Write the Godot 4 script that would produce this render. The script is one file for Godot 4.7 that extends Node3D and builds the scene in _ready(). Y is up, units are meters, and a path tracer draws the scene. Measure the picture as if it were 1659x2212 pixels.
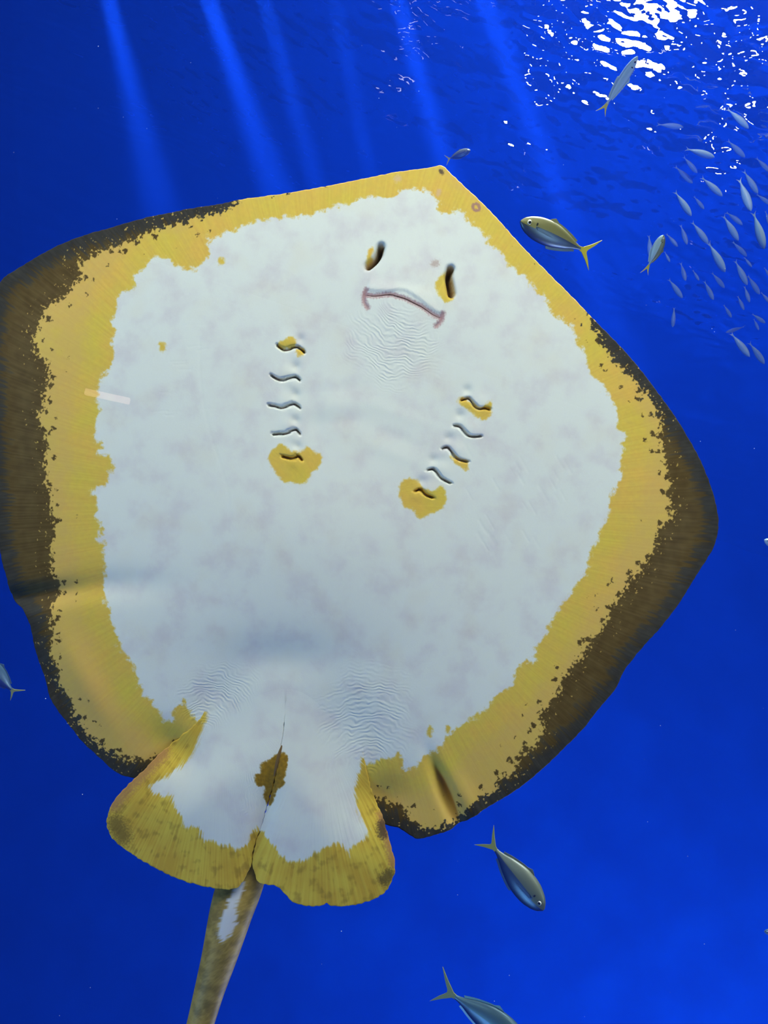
extends Node3D

# The stingray is described in millimetres in its own axes: x across, y towards the nose, z out of the belly.
const OUTLINE := [Vector2(151.1, 544.8), Vector2(159.9, 544.1), Vector2(168.6, 535.0), Vector2(190.4, 513.9), Vector2(219.5, 485.4), Vector2(248.5, 454.8), Vector2(276.0, 422.9), Vector2(320.9, 375.8), Vector2(364.4, 331.9), Vector2(408.1, 286.7), Vector2(441.0, 253.3), Vector2(470.3, 219.2), Vector2(496.0, 185.8), Vector2(521.8, 150.9), Vector2(545.5, 113.1), Vector2(564.5, 80.4), Vector2(581.7, 44.0), Vector2(592.8, 13.3), Vector2(598.3, -16.2), Vector2(595.0, -47.8), Vector2(582.2, -75.0), Vector2(558.2, -111.7), Vector2(532.1, -151.7), Vector2(504.6, -185.0), Vector2(467.0, -225.3), Vector2(443.3, -255.7), Vector2(431.0, -282.0), Vector2(401.2, -318.5), Vector2(378.7, -347.0), Vector2(345.4, -381.5), Vector2(315.6, -410.2), Vector2(275.0, -443.6), Vector2(226.9, -473.1), Vector2(197.9, -492.4), Vector2(176.4, -507.1), Vector2(150.4, -516.2), Vector2(121.1, -524.1), Vector2(109.4, -519.8), Vector2(89.6, -507.6), Vector2(70.4, -503.1), Vector2(36.5, -488.1), Vector2(-29.7, -472.7), Vector2(-103.5, -458.3), Vector2(-177.0, -443.2), Vector2(-250.5, -434.2), Vector2(-298.2, -434.0), Vector2(-334.0, -427.3), Vector2(-353.2, -422.1), Vector2(-371.4, -409.4), Vector2(-386.6, -394.6), Vector2(-412.4, -371.1), Vector2(-431.4, -347.5), Vector2(-447.9, -326.0), Vector2(-464.5, -299.4), Vector2(-471.2, -273.0), Vector2(-481.2, -242.8), Vector2(-489.3, -213.2), Vector2(-494.6, -183.0), Vector2(-507.9, -160.2), Vector2(-527.9, -143.8), Vector2(-533.0, -111.6), Vector2(-538.9, -90.3), Vector2(-544.4, -66.1), Vector2(-549.8, -36.7), Vector2(-554.5, 0.0), Vector2(-559.3, 58.9), Vector2(-562.5, 117.8), Vector2(-564.5, 176.8), Vector2(-566.5, 236.5), Vector2(-565.3, 281.6), Vector2(-560.3, 333.6), Vector2(-548.9, 365.3), Vector2(-534.0, 377.8), Vector2(-503.2, 396.1), Vector2(-465.7, 417.1), Vector2(-437.0, 429.2), Vector2(-404.5, 439.6), Vector2(-371.1, 447.5), Vector2(-332.8, 457.5), Vector2(-305.2, 464.4), Vector2(-270.3, 470.4), Vector2(-243.0, 476.0), Vector2(-195.1, 482.8), Vector2(-160.7, 489.9), Vector2(-81.6, 500.5), Vector2(-2.0, 515.3), Vector2(50.6, 526.7), Vector2(93.1, 535.2), Vector2(135.6, 540.8)]
const WHITE := [Vector2(-160.0, 442.4), Vector2(-141.8, 453.5), Vector2(-112.6, 456.2), Vector2(-94.3, 460.6), Vector2(-57.1, 461.1), Vector2(-28.7, 472.3), Vector2(4.0, 480.5), Vector2(40.5, 491.0), Vector2(74.8, 492.6), Vector2(98.1, 502.5), Vector2(119.4, 506.4), Vector2(133.2, 503.5), Vector2(143.5, 498.3), Vector2(149.9, 483.2), Vector2(148.4, 469.6), Vector2(164.5, 469.0), Vector2(182.7, 469.9), Vector2(198.7, 456.5), Vector2(211.8, 443.1), Vector2(227.7, 429.8), Vector2(232.7, 414.9), Vector2(253.8, 403.2), Vector2(266.7, 379.5), Vector2(287.8, 367.2), Vector2(297.8, 350.2), Vector2(316.7, 331.3), Vector2(335.4, 305.7), Vector2(360.9, 286.9), Vector2(367.2, 263.4), Vector2(383.9, 235.8), Vector2(390.2, 211.0), Vector2(411.5, 198.1), Vector2(412.8, 183.5), Vector2(423.8, 177.0), Vector2(428.0, 147.9), Vector2(433.7, 126.9), Vector2(442.6, 122.6), Vector2(440.2, 93.5), Vector2(435.7, 68.1), Vector2(437.8, 51.4), Vector2(431.1, 36.9), Vector2(418.6, 22.4), Vector2(420.8, -5.1), Vector2(409.7, -19.6), Vector2(401.7, -44.9), Vector2(390.7, -65.9), Vector2(387.1, -86.9), Vector2(380.6, -107.8), Vector2(361.6, -120.0), Vector2(345.0, -151.8), Vector2(329.8, -170.6), Vector2(321.9, -191.6), Vector2(303.1, -214.0), Vector2(301.1, -237.3), Vector2(284.4, -241.6), Vector2(273.5, -251.0), Vector2(264.3, -276.5), Vector2(241.9, -293.2), Vector2(209.5, -324.7), Vector2(179.1, -342.3), Vector2(164.0, -357.9), Vector2(144.7, -383.2), Vector2(129.4, -387.8), Vector2(116.3, -405.4), Vector2(96.0, -415.1), Vector2(95.9, -394.4), Vector2(87.1, -385.4), Vector2(78.4, -394.7), Vector2(58.7, -395.2), Vector2(44.1, -402.3), Vector2(-29.1, -394.9), Vector2(-131.1, -365.0), Vector2(-229.8, -333.0), Vector2(-237.7, -326.4), Vector2(-239.7, -318.2), Vector2(-247.9, -301.6), Vector2(-262.8, -315.7), Vector2(-267.9, -333.2), Vector2(-282.6, -333.2), Vector2(-290.6, -317.9), Vector2(-300.3, -302.3), Vector2(-316.9, -287.6), Vector2(-323.1, -266.2), Vector2(-327.2, -247.1), Vector2(-339.4, -232.5), Vector2(-350.2, -215.8), Vector2(-351.3, -198.9), Vector2(-364.3, -171.3), Vector2(-364.4, -150.3), Vector2(-375.3, -140.4), Vector2(-374.1, -119.5), Vector2(-371.3, -100.3), Vector2(-376.5, -89.3), Vector2(-372.4, -74.7), Vector2(-372.2, -54.4), Vector2(-382.6, -47.2), Vector2(-377.4, -41.3), Vector2(-377.3, -19.6), Vector2(-389.2, -10.2), Vector2(-383.3, -3.0), Vector2(-383.3, 9.4), Vector2(-393.0, 29.7), Vector2(-377.4, 35.4), Vector2(-370.0, 42.7), Vector2(-356.8, 66.5), Vector2(-361.3, 81.1), Vector2(-381.4, 87.0), Vector2(-377.7, 100.0), Vector2(-389.0, 116.1), Vector2(-383.9, 125.5), Vector2(-387.0, 136.4), Vector2(-378.3, 158.9), Vector2(-387.4, 174.3), Vector2(-382.4, 191.8), Vector2(-375.1, 204.9), Vector2(-360.6, 228.9), Vector2(-357.2, 250.8), Vector2(-365.5, 260.5), Vector2(-359.1, 278.1), Vector2(-361.7, 295.1), Vector2(-354.6, 314.9), Vector2(-357.2, 332.7), Vector2(-327.9, 352.3), Vector2(-330.4, 367.2), Vector2(-312.9, 382.5), Vector2(-296.2, 397.2), Vector2(-278.4, 399.1), Vector2(-265.7, 389.2), Vector2(-245.6, 377.8), Vector2(-225.7, 378.3), Vector2(-207.8, 403.4), Vector2(-211.8, 427.3), Vector2(-174.6, 438.1)]
const LIGHT := [Vector2(146.9, 588.6), Vector2(190.9, 558.2), Vector2(394.0, 335.3), Vector2(399.2, 282.2), Vector2(412.1, 255.9), Vector2(433.2, 226.1), Vector2(453.1, 212.4), Vector2(469.2, 193.6), Vector2(483.2, 176.2), Vector2(497.2, 157.3), Vector2(501.4, 136.1), Vector2(498.2, 110.6), Vector2(507.8, 85.1), Vector2(511.4, 56.0), Vector2(519.8, 34.9), Vector2(515.3, 20.4), Vector2(517.8, 1.4), Vector2(523.5, -7.3), Vector2(507.4, -21.9), Vector2(493.9, -45.2), Vector2(494.2, -59.7), Vector2(481.4, -75.0), Vector2(472.5, -95.3), Vector2(449.3, -112.6), Vector2(436.1, -137.2), Vector2(421.4, -153.8), Vector2(417.2, -174.9), Vector2(396.0, -200.2), Vector2(379.3, -225.6), Vector2(362.7, -246.7), Vector2(350.3, -259.0), Vector2(341.8, -280.1), Vector2(327.4, -304.3), Vector2(309.3, -323.2), Vector2(317.7, -349.2), Vector2(300.5, -376.5), Vector2(276.5, -391.9), Vector2(272.4, -416.5), Vector2(245.5, -425.3), Vector2(241.3, -447.9), Vector2(212.7, -456.0), Vector2(197.3, -469.8), Vector2(180.5, -498.6), Vector2(147.5, -504.8), Vector2(121.1, -503.0), Vector2(106.4, -488.7), Vector2(91.8, -471.6), Vector2(69.7, -466.6), Vector2(43.9, -454.7), Vector2(-132.6, -433.9), Vector2(-235.5, -404.5), Vector2(-294.2, -392.5), Vector2(-317.7, -398.4), Vector2(-338.9, -398.3), Vector2(-360.2, -391.7), Vector2(-373.3, -382.8), Vector2(-398.4, -366.1), Vector2(-411.6, -347.0), Vector2(-429.1, -330.5), Vector2(-425.2, -319.6), Vector2(-427.4, -306.0), Vector2(-440.0, -287.1), Vector2(-453.6, -270.5), Vector2(-449.6, -248.3), Vector2(-462.2, -229.4), Vector2(-459.2, -210.1), Vector2(-461.0, -178.6), Vector2(-458.5, -147.2), Vector2(-452.7, -137.4), Vector2(-448.4, -120.2), Vector2(-453.3, -104.3), Vector2(-459.4, -88.9), Vector2(-459.1, -65.6), Vector2(-455.3, -43.7), Vector2(-451.4, -19.7), Vector2(-459.0, -6.6), Vector2(-461.4, 11.6), Vector2(-459.1, 26.2), Vector2(-470.8, 43.0), Vector2(-465.4, 53.9), Vector2(-470.9, 72.9), Vector2(-467.1, 81.7), Vector2(-465.7, 100.6), Vector2(-475.3, 130.0), Vector2(-482.6, 150.7), Vector2(-471.7, 161.4), Vector2(-470.5, 193.0), Vector2(-463.1, 213.4), Vector2(-467.3, 230.4), Vector2(-480.8, 244.1), Vector2(-488.8, 245.8), Vector2(-491.6, 273.7), Vector2(-483.3, 296.0), Vector2(-476.0, 319.3), Vector2(-445.2, 335.4), Vector2(-427.3, 355.1), Vector2(-415.8, 375.1), Vector2(-423.5, 393.7), Vector2(-397.5, 405.4), Vector2(-352.1, 421.1), Vector2(-307.5, 437.2), Vector2(-263.3, 452.9), Vector2(-219.1, 463.5), Vector2(-175.2, 475.7), Vector2(-160.7, 493.7), Vector2(-131.6, 512.4), Vector2(44.0, 565.0)]
const PATCHES := [
	[Vector2(-112.8, 81.4), Vector2(-98.6, 98.6), Vector2(-89.3, 100.8), Vector2(-84.9, 95.7), Vector2(-79.1, 89.9), Vector2(-61.2, 89.2), Vector2(-53.4, 97.1), Vector2(-42.6, 88.5), Vector2(-30.4, 81.3), Vector2(-33.8, 65.5), Vector2(-44.5, 56.9), Vector2(-51.5, 46.2), Vector2(-58.6, 39.0), Vector2(-72.9, 40.5), Vector2(-89.4, 42.6), Vector2(-99.5, 53.4), Vector2(-106.8, 64.2)],
	[Vector2(88.1, 28.4), Vector2(93.1, 42.7), Vector2(105.3, 47.0), Vector2(118.2, 42.8), Vector2(128.9, 31.3), Vector2(144.7, 28.5), Vector2(155.5, 37.1), Vector2(161.2, 25.0), Vector2(159.7, 7.0), Vector2(148.2, -3.7), Vector2(137.5, -5.8), Vector2(123.8, -15.1), Vector2(116.0, -10.8), Vector2(111.0, -0.1), Vector2(100.2, 1.3), Vector2(91.7, 12.7)],
	[Vector2(179.7, 166.8), Vector2(188.3, 174.1), Vector2(202.7, 164.0), Vector2(213.5, 155.4), Vector2(232.4, 168.5), Vector2(231.6, 148.9), Vector2(220.7, 138.8), Vector2(207.7, 146.0), Vector2(191.2, 158.2)],
	[Vector2(169.3, 83.1), Vector2(184.4, 75.2), Vector2(196.6, 73.8), Vector2(193.7, 60.2), Vector2(182.2, 65.9), Vector2(173.6, 74.5)],
	[Vector2(-101.3, 255.2), Vector2(-91.2, 263.2), Vector2(-76.8, 269.0), Vector2(-71.0, 258.0), Vector2(-79.6, 252.2), Vector2(-91.2, 250.8)],
	[Vector2(-70.9, 247.1), Vector2(-58.7, 250.7), Vector2(-59.3, 241.9), Vector2(-67.2, 237.6)],
	[Vector2(162.3, 370.7), Vector2(151.3, 360.0), Vector2(145.4, 349.5), Vector2(152.6, 331.9), Vector2(161.3, 323.2), Vector2(172.2, 326.4), Vector2(171.5, 338.1), Vector2(165.8, 352.8)],
	[Vector2(-194.4, 394.3), Vector2(-185.6, 393.4), Vector2(-185.5, 386.0), Vector2(-192.8, 384.6)],
	[Vector2(-285.7, 260.3), Vector2(-277.6, 259.5), Vector2(-277.4, 248.5), Vector2(-284.8, 248.6)],
	[Vector2(163.9, -339.4), Vector2(169.7, -342.3), Vector2(167.6, -349.7), Vector2(161.8, -348.3)],
	[Vector2(135.6, -340.8), Vector2(141.4, -342.3), Vector2(139.3, -357.3), Vector2(134.2, -354.3)],
	[Vector2(41.4, 406.0), Vector2(48.6, 407.5), Vector2(44.3, 386.5), Vector2(38.5, 383.5)]]
const FIN_LEFT := [Vector2(-84.8, -235.7), Vector2(-137.2, -226.5), Vector2(-185.1, -247.5), Vector2(-211.3, -284.6), Vector2(-218.0, -317.6), Vector2(-233.3, -339.5), Vector2(-254.0, -357.3), Vector2(-287.5, -385.0), Vector2(-314.9, -412.2), Vector2(-339.1, -435.6), Vector2(-360.5, -460.7), Vector2(-370.1, -485.7), Vector2(-370.0, -504.5), Vector2(-359.4, -523.3), Vector2(-332.0, -544.8), Vector2(-302.2, -563.3), Vector2(-265.8, -581.8), Vector2(-241.1, -590.8), Vector2(-204.6, -598.9), Vector2(-174.8, -601.7), Vector2(-163.1, -597.1), Vector2(-151.8, -579.8), Vector2(-145.1, -564.2), Vector2(-143.3, -547.8), Vector2(-137.8, -525.6), Vector2(-128.7, -503.6), Vector2(-119.5, -471.8), Vector2(-106.4, -427.5), Vector2(-97.2, -382.7), Vector2(-90.3, -333.0)]
const FIN_RIGHT := [Vector2(-84.8, -235.7), Vector2(-90.3, -333.0), Vector2(-97.2, -382.7), Vector2(-106.4, -427.5), Vector2(-119.5, -471.8), Vector2(-128.7, -503.6), Vector2(-137.1, -525.7), Vector2(-141.9, -548.0), Vector2(-143.7, -567.3), Vector2(-135.8, -588.5), Vector2(-125.5, -592.1), Vector2(-104.0, -594.8), Vector2(-92.4, -605.2), Vector2(-77.2, -620.9), Vector2(-52.3, -626.5), Vector2(-36.2, -626.3), Vector2(-25.2, -621.6), Vector2(-17.9, -625.3), Vector2(8.4, -625.9), Vector2(44.9, -616.6), Vector2(68.9, -600.6), Vector2(81.3, -575.6), Vector2(82.7, -554.2), Vector2(77.6, -533.4), Vector2(68.9, -502.0), Vector2(63.1, -485.6), Vector2(47.6, -450.6), Vector2(38.2, -411.8), Vector2(33.9, -384.3), Vector2(31.7, -342.9), Vector2(15.2, -290.4), Vector2(-28.1, -246.2)]
const FIN_WHITE := [Vector2(-215.0, -328.5), Vector2(-226.0, -357.7), Vector2(-235.1, -380.8), Vector2(-253.2, -401.8), Vector2(-281.9, -424.2), Vector2(-302.6, -432.5), Vector2(-297.9, -444.5), Vector2(-281.0, -449.9), Vector2(-268.6, -446.9), Vector2(-262.5, -467.5), Vector2(-250.1, -479.7), Vector2(-247.6, -495.5), Vector2(-223.6, -496.7), Vector2(-217.7, -517.4), Vector2(-206.2, -520.6), Vector2(-178.9, -527.0), Vector2(-167.5, -534.1), Vector2(-152.7, -528.6), Vector2(-146.2, -513.3), Vector2(-137.1, -502.7), Vector2(-125.7, -510.1), Vector2(-113.0, -521.7), Vector2(-97.5, -542.2), Vector2(-82.2, -550.8), Vector2(-58.1, -550.0), Vector2(-42.6, -534.4), Vector2(-9.3, -521.9), Vector2(2.3, -528.1), Vector2(8.8, -543.5), Vector2(13.1, -525.5), Vector2(35.5, -515.0), Vector2(38.4, -503.5), Vector2(26.6, -483.4), Vector2(20.0, -460.3), Vector2(19.9, -435.9), Vector2(26.5, -411.7), Vector2(32.4, -387.3), Vector2(44.1, -365.0), Vector2(15.4, -246.0), Vector2(-217.5, -247.2)]
const FIN_PATCHES := [
	[Vector2(-96.5, -379.9), Vector2(-84.2, -385.7), Vector2(-87.0, -409.3), Vector2(-90.7, -421.8), Vector2(-89.3, -429.0), Vector2(-102.9, -441.5), Vector2(-109.3, -461.2), Vector2(-117.9, -467.1), Vector2(-123.3, -452.2), Vector2(-121.2, -433.9), Vector2(-132.9, -432.5), Vector2(-135.4, -413.6), Vector2(-126.1, -412.4), Vector2(-126.0, -397.7), Vector2(-114.4, -391.3)]]
const TAIL_LEFT := [Vector2(-181.2, -532.2), Vector2(-211.6, -625.0), Vector2(-230.6, -722.4), Vector2(-245.8, -790.8), Vector2(-258.7, -845.6), Vector2(-283.8, -943.0)]
const TAIL_RIGHT := [Vector2(-108.9, -532.2), Vector2(-131.7, -617.4), Vector2(-150.7, -669.2), Vector2(-173.6, -733.8), Vector2(-196.4, -794.6), Vector2(-213.1, -845.6), Vector2(-247.3, -943.0)]
const TAIL_WHITE := [
	[Vector2(-162.2, -593.1), Vector2(-157.6, -604.5), Vector2(-168.2, -631.1), Vector2(-169.8, -661.5), Vector2(-188.8, -688.9), Vector2(-198.7, -672.2), Vector2(-185.0, -631.1), Vector2(-175.8, -608.3)]]
const GILLS := [
	[Vector2(-100.6, 255.2), Vector2(-92.6, 249.3), Vector2(-84.6, 248.6), Vector2(-76.0, 252.2), Vector2(-68.0, 252.2), Vector2(-58.6, 244.9)],
	[Vector2(-109.6, 208.0), Vector2(-99.5, 202.1), Vector2(-90.8, 201.3), Vector2(-80.7, 204.2), Vector2(-72.1, 205.6), Vector2(-65.6, 201.3)],
	[Vector2(-112.9, 161.5), Vector2(-103.5, 160.1), Vector2(-93.4, 157.1), Vector2(-84.0, 160.7), Vector2(-74.7, 163.6), Vector2(-65.3, 157.8)],
	[Vector2(-106.0, 116.0), Vector2(-95.2, 116.7), Vector2(-85.8, 117.3), Vector2(-76.5, 122.4), Vector2(-70.8, 123.1), Vector2(-65.0, 117.3)],
	[Vector2(-91.2, 81.3), Vector2(-83.3, 79.2), Vector2(-74.0, 78.4), Vector2(-67.5, 82.0), Vector2(-61.8, 76.3)],
	[Vector2(186.9, 169.7), Vector2(196.3, 172.6), Vector2(201.3, 168.3), Vector2(207.8, 159.7), Vector2(215.0, 156.1), Vector2(222.2, 157.6), Vector2(229.4, 155.4)],
	[Vector2(175.2, 129.9), Vector2(183.1, 128.5), Vector2(188.9, 122.1), Vector2(196.1, 114.9), Vector2(204.0, 112.7), Vector2(215.5, 113.5)],
	[Vector2(157.1, 94.6), Vector2(163.6, 96.0), Vector2(170.0, 89.6), Vector2(175.0, 81.7), Vector2(183.0, 76.7), Vector2(194.5, 73.8)],
	[Vector2(134.0, 60.7), Vector2(140.5, 62.2), Vector2(145.5, 58.6), Vector2(151.9, 50.0), Vector2(159.1, 45.0), Vector2(167.7, 40.7)],
	[Vector2(114.6, 27.7), Vector2(121.7, 30.6), Vector2(128.2, 23.5), Vector2(135.3, 19.9), Vector2(140.4, 17.8)]]
const NOSTRILS := [
	[Vector2(60.9, 411.2), Vector2(57.3, 398.4), Vector2(50.1, 387.9), Vector2(41.4, 380.5)],
	[Vector2(169.6, 376.0), Vector2(166.6, 364.0), Vector2(168.0, 352.9), Vector2(170.8, 336.6)]]
const CURTAIN := [Vector2(44.3, 367.1), Vector2(40.0, 350.8), Vector2(37.9, 342.0), Vector2(42.9, 339.7), Vector2(57.3, 338.1), Vector2(72.5, 337.9), Vector2(92.7, 340.1), Vector2(105.6, 335.0), Vector2(125.1, 321.2), Vector2(141.7, 308.3), Vector2(153.2, 304.1), Vector2(157.6, 304.9), Vector2(161.3, 323.2), Vector2(162.8, 346.1)]
const MOUTH := [Vector2(37.1, 333.9), Vector2(53.0, 332.3), Vector2(73.9, 334.3), Vector2(84.7, 332.0), Vector2(99.1, 327.6), Vector2(112.1, 321.1), Vector2(125.1, 314.6), Vector2(141.6, 303.2), Vector2(153.2, 298.3)]
const LIPS := [
	[Vector2(37.9, 342.0), Vector2(35.0, 334.0), Vector2(35.0, 323.0), Vector2(40.1, 314.2)],
	[Vector2(157.6, 304.9), Vector2(156.1, 298.3), Vector2(153.2, 291.8), Vector2(146.7, 285.2)]]
const VENT := [Vector2(-93.0, -367.1), Vector2(-98.6, -384.1), Vector2(-103.0, -403.0), Vector2(-107.0, -421.4)]
const CLEFT := [Vector2(-110.1, -462.1), Vector2(-119.5, -482.0), Vector2(-130.2, -505.2), Vector2(-138.5, -527.9), Vector2(-142.7, -551.0)]
const BUMPS := [
	[-36.67, -51.34, 1, -0, 0.005454, 0.006493, 15],
	[-102.7, -484.1, 1, -0, 0.004132, 0.005928, -15],
	[-102.7, -242, 0.9986, 0.05234, 0.006493, 0.01818, -5],
	[66.01, -458.4, 1, -0, 0.02479, 0.02727, -12],
	[102.7, 330, 0.9397, -0.342, 0.01136, 0.01515, 5],
	[-502.4, -139.3, 0.9903, 0.1392, 0.01136, 0.05681, -16],
	[-267.7, -377.7, 0.7071, 0.7071, 0.03409, 0.02479, -10],
	[-359.4, -118.8, 1, -0, 0.0124, 0.0401, -5],
	[-403.4, -271.4, 0.4695, -0.8829, 0.01049, 0.0401, 7],
	[-451.1, -293.4, 0.4695, -0.8829, 0.01136, 0.07575, -4],
	[165, -454.7, 0.3746, -0.9272, 0.01818, 0.0909, -22],
	[198, -458.4, 0.5, -0.866, 0.01948, 0.06198, 5],
	[-102.7, -234.7, 1, -0, 0.01136, 0.0303, -4],
	[14.67, -337.4, 0.5, -0.866, 0.01515, 0.02272, -6],
	[-198, -293.4, 0.766, 0.6428, 0.01704, 0.0303, -6],
	[557.4, -58.67, 0.4226, 0.9063, 0.00802, 0.02272, -12],
	[-498.7, 337.4, 0.7071, 0.7071, 0.006817, 0.01948, -8],
	[-528.1, 73.34, 1, -0, 0.02272, 0.005244, -8],
	[-14.67, 176, 1, -0, 0.04545, 0.02272, 1.5],
	[-36.67, 124.7, 1, -0, 0.06817, 0.03409, -1.5],
	[88.01, 146.7, 0.9397, -0.342, 0.01948, 0.08522, 0.8],
	[80.68, 113.7, 0.9272, -0.3746, 0.01948, 0.09739, -0.8],
	[73.34, 88.01, 0.9272, -0.3746, 0.01948, 0.09739, 0.7],
	[-3.667, 161.4, 0.9945, 0.1045, 0.01948, 0.0909, 0.7],
	[-3.667, 135.7, 0.9945, 0.1045, 0.01948, 0.09739, -0.7],
	[-3.667, 187, 0.9903, 0.1392, 0.01948, 0.09739, -0.7]]
const CHORD_MID := Vector2(-91.31, -354.97)
const CHORD_U := Vector2(0.9710, -0.2392)
const CHORD_HALF := 128.8
const SAG := 99.0
const FIN_CENTRES := [Vector2(-220.03, -469.39), Vector2(-36.67, -506.06)]
const MID_START := Vector2(-98.28, -366.71)
const MID_DIR := Vector2(-0.2204, -0.9754)
const CREASE_LEFT := Vector2(-227.56, -332.29)
const CREASE_RIGHT := Vector2(42.60, -402.32)
const CHIN := Vector2(89.04, 262.67)
const DISC_HUB := Vector2(-12.13, 6.96)
const HUB_LEFT := Vector2(-204.61, -447.49)
const HUB_RIGHT := Vector2(-35.09, -483.89)
const SPOT_NOSE := Vector2(155.40, 535.63)
const SPOT_RING := Vector2(210.62, 476.19)
const SPOT_PINK := Vector2(150.76, 496.79)
const SPOT_PALE := Vector2(86.49, 521.47)
const SPOT_BROW := Vector2(144.24, 383.87)
const RAY_AT := Vector3(-0.0635, 1.8869, -1.3193)
const RAY_TURN := Vector3(13, 0, 19)

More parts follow.
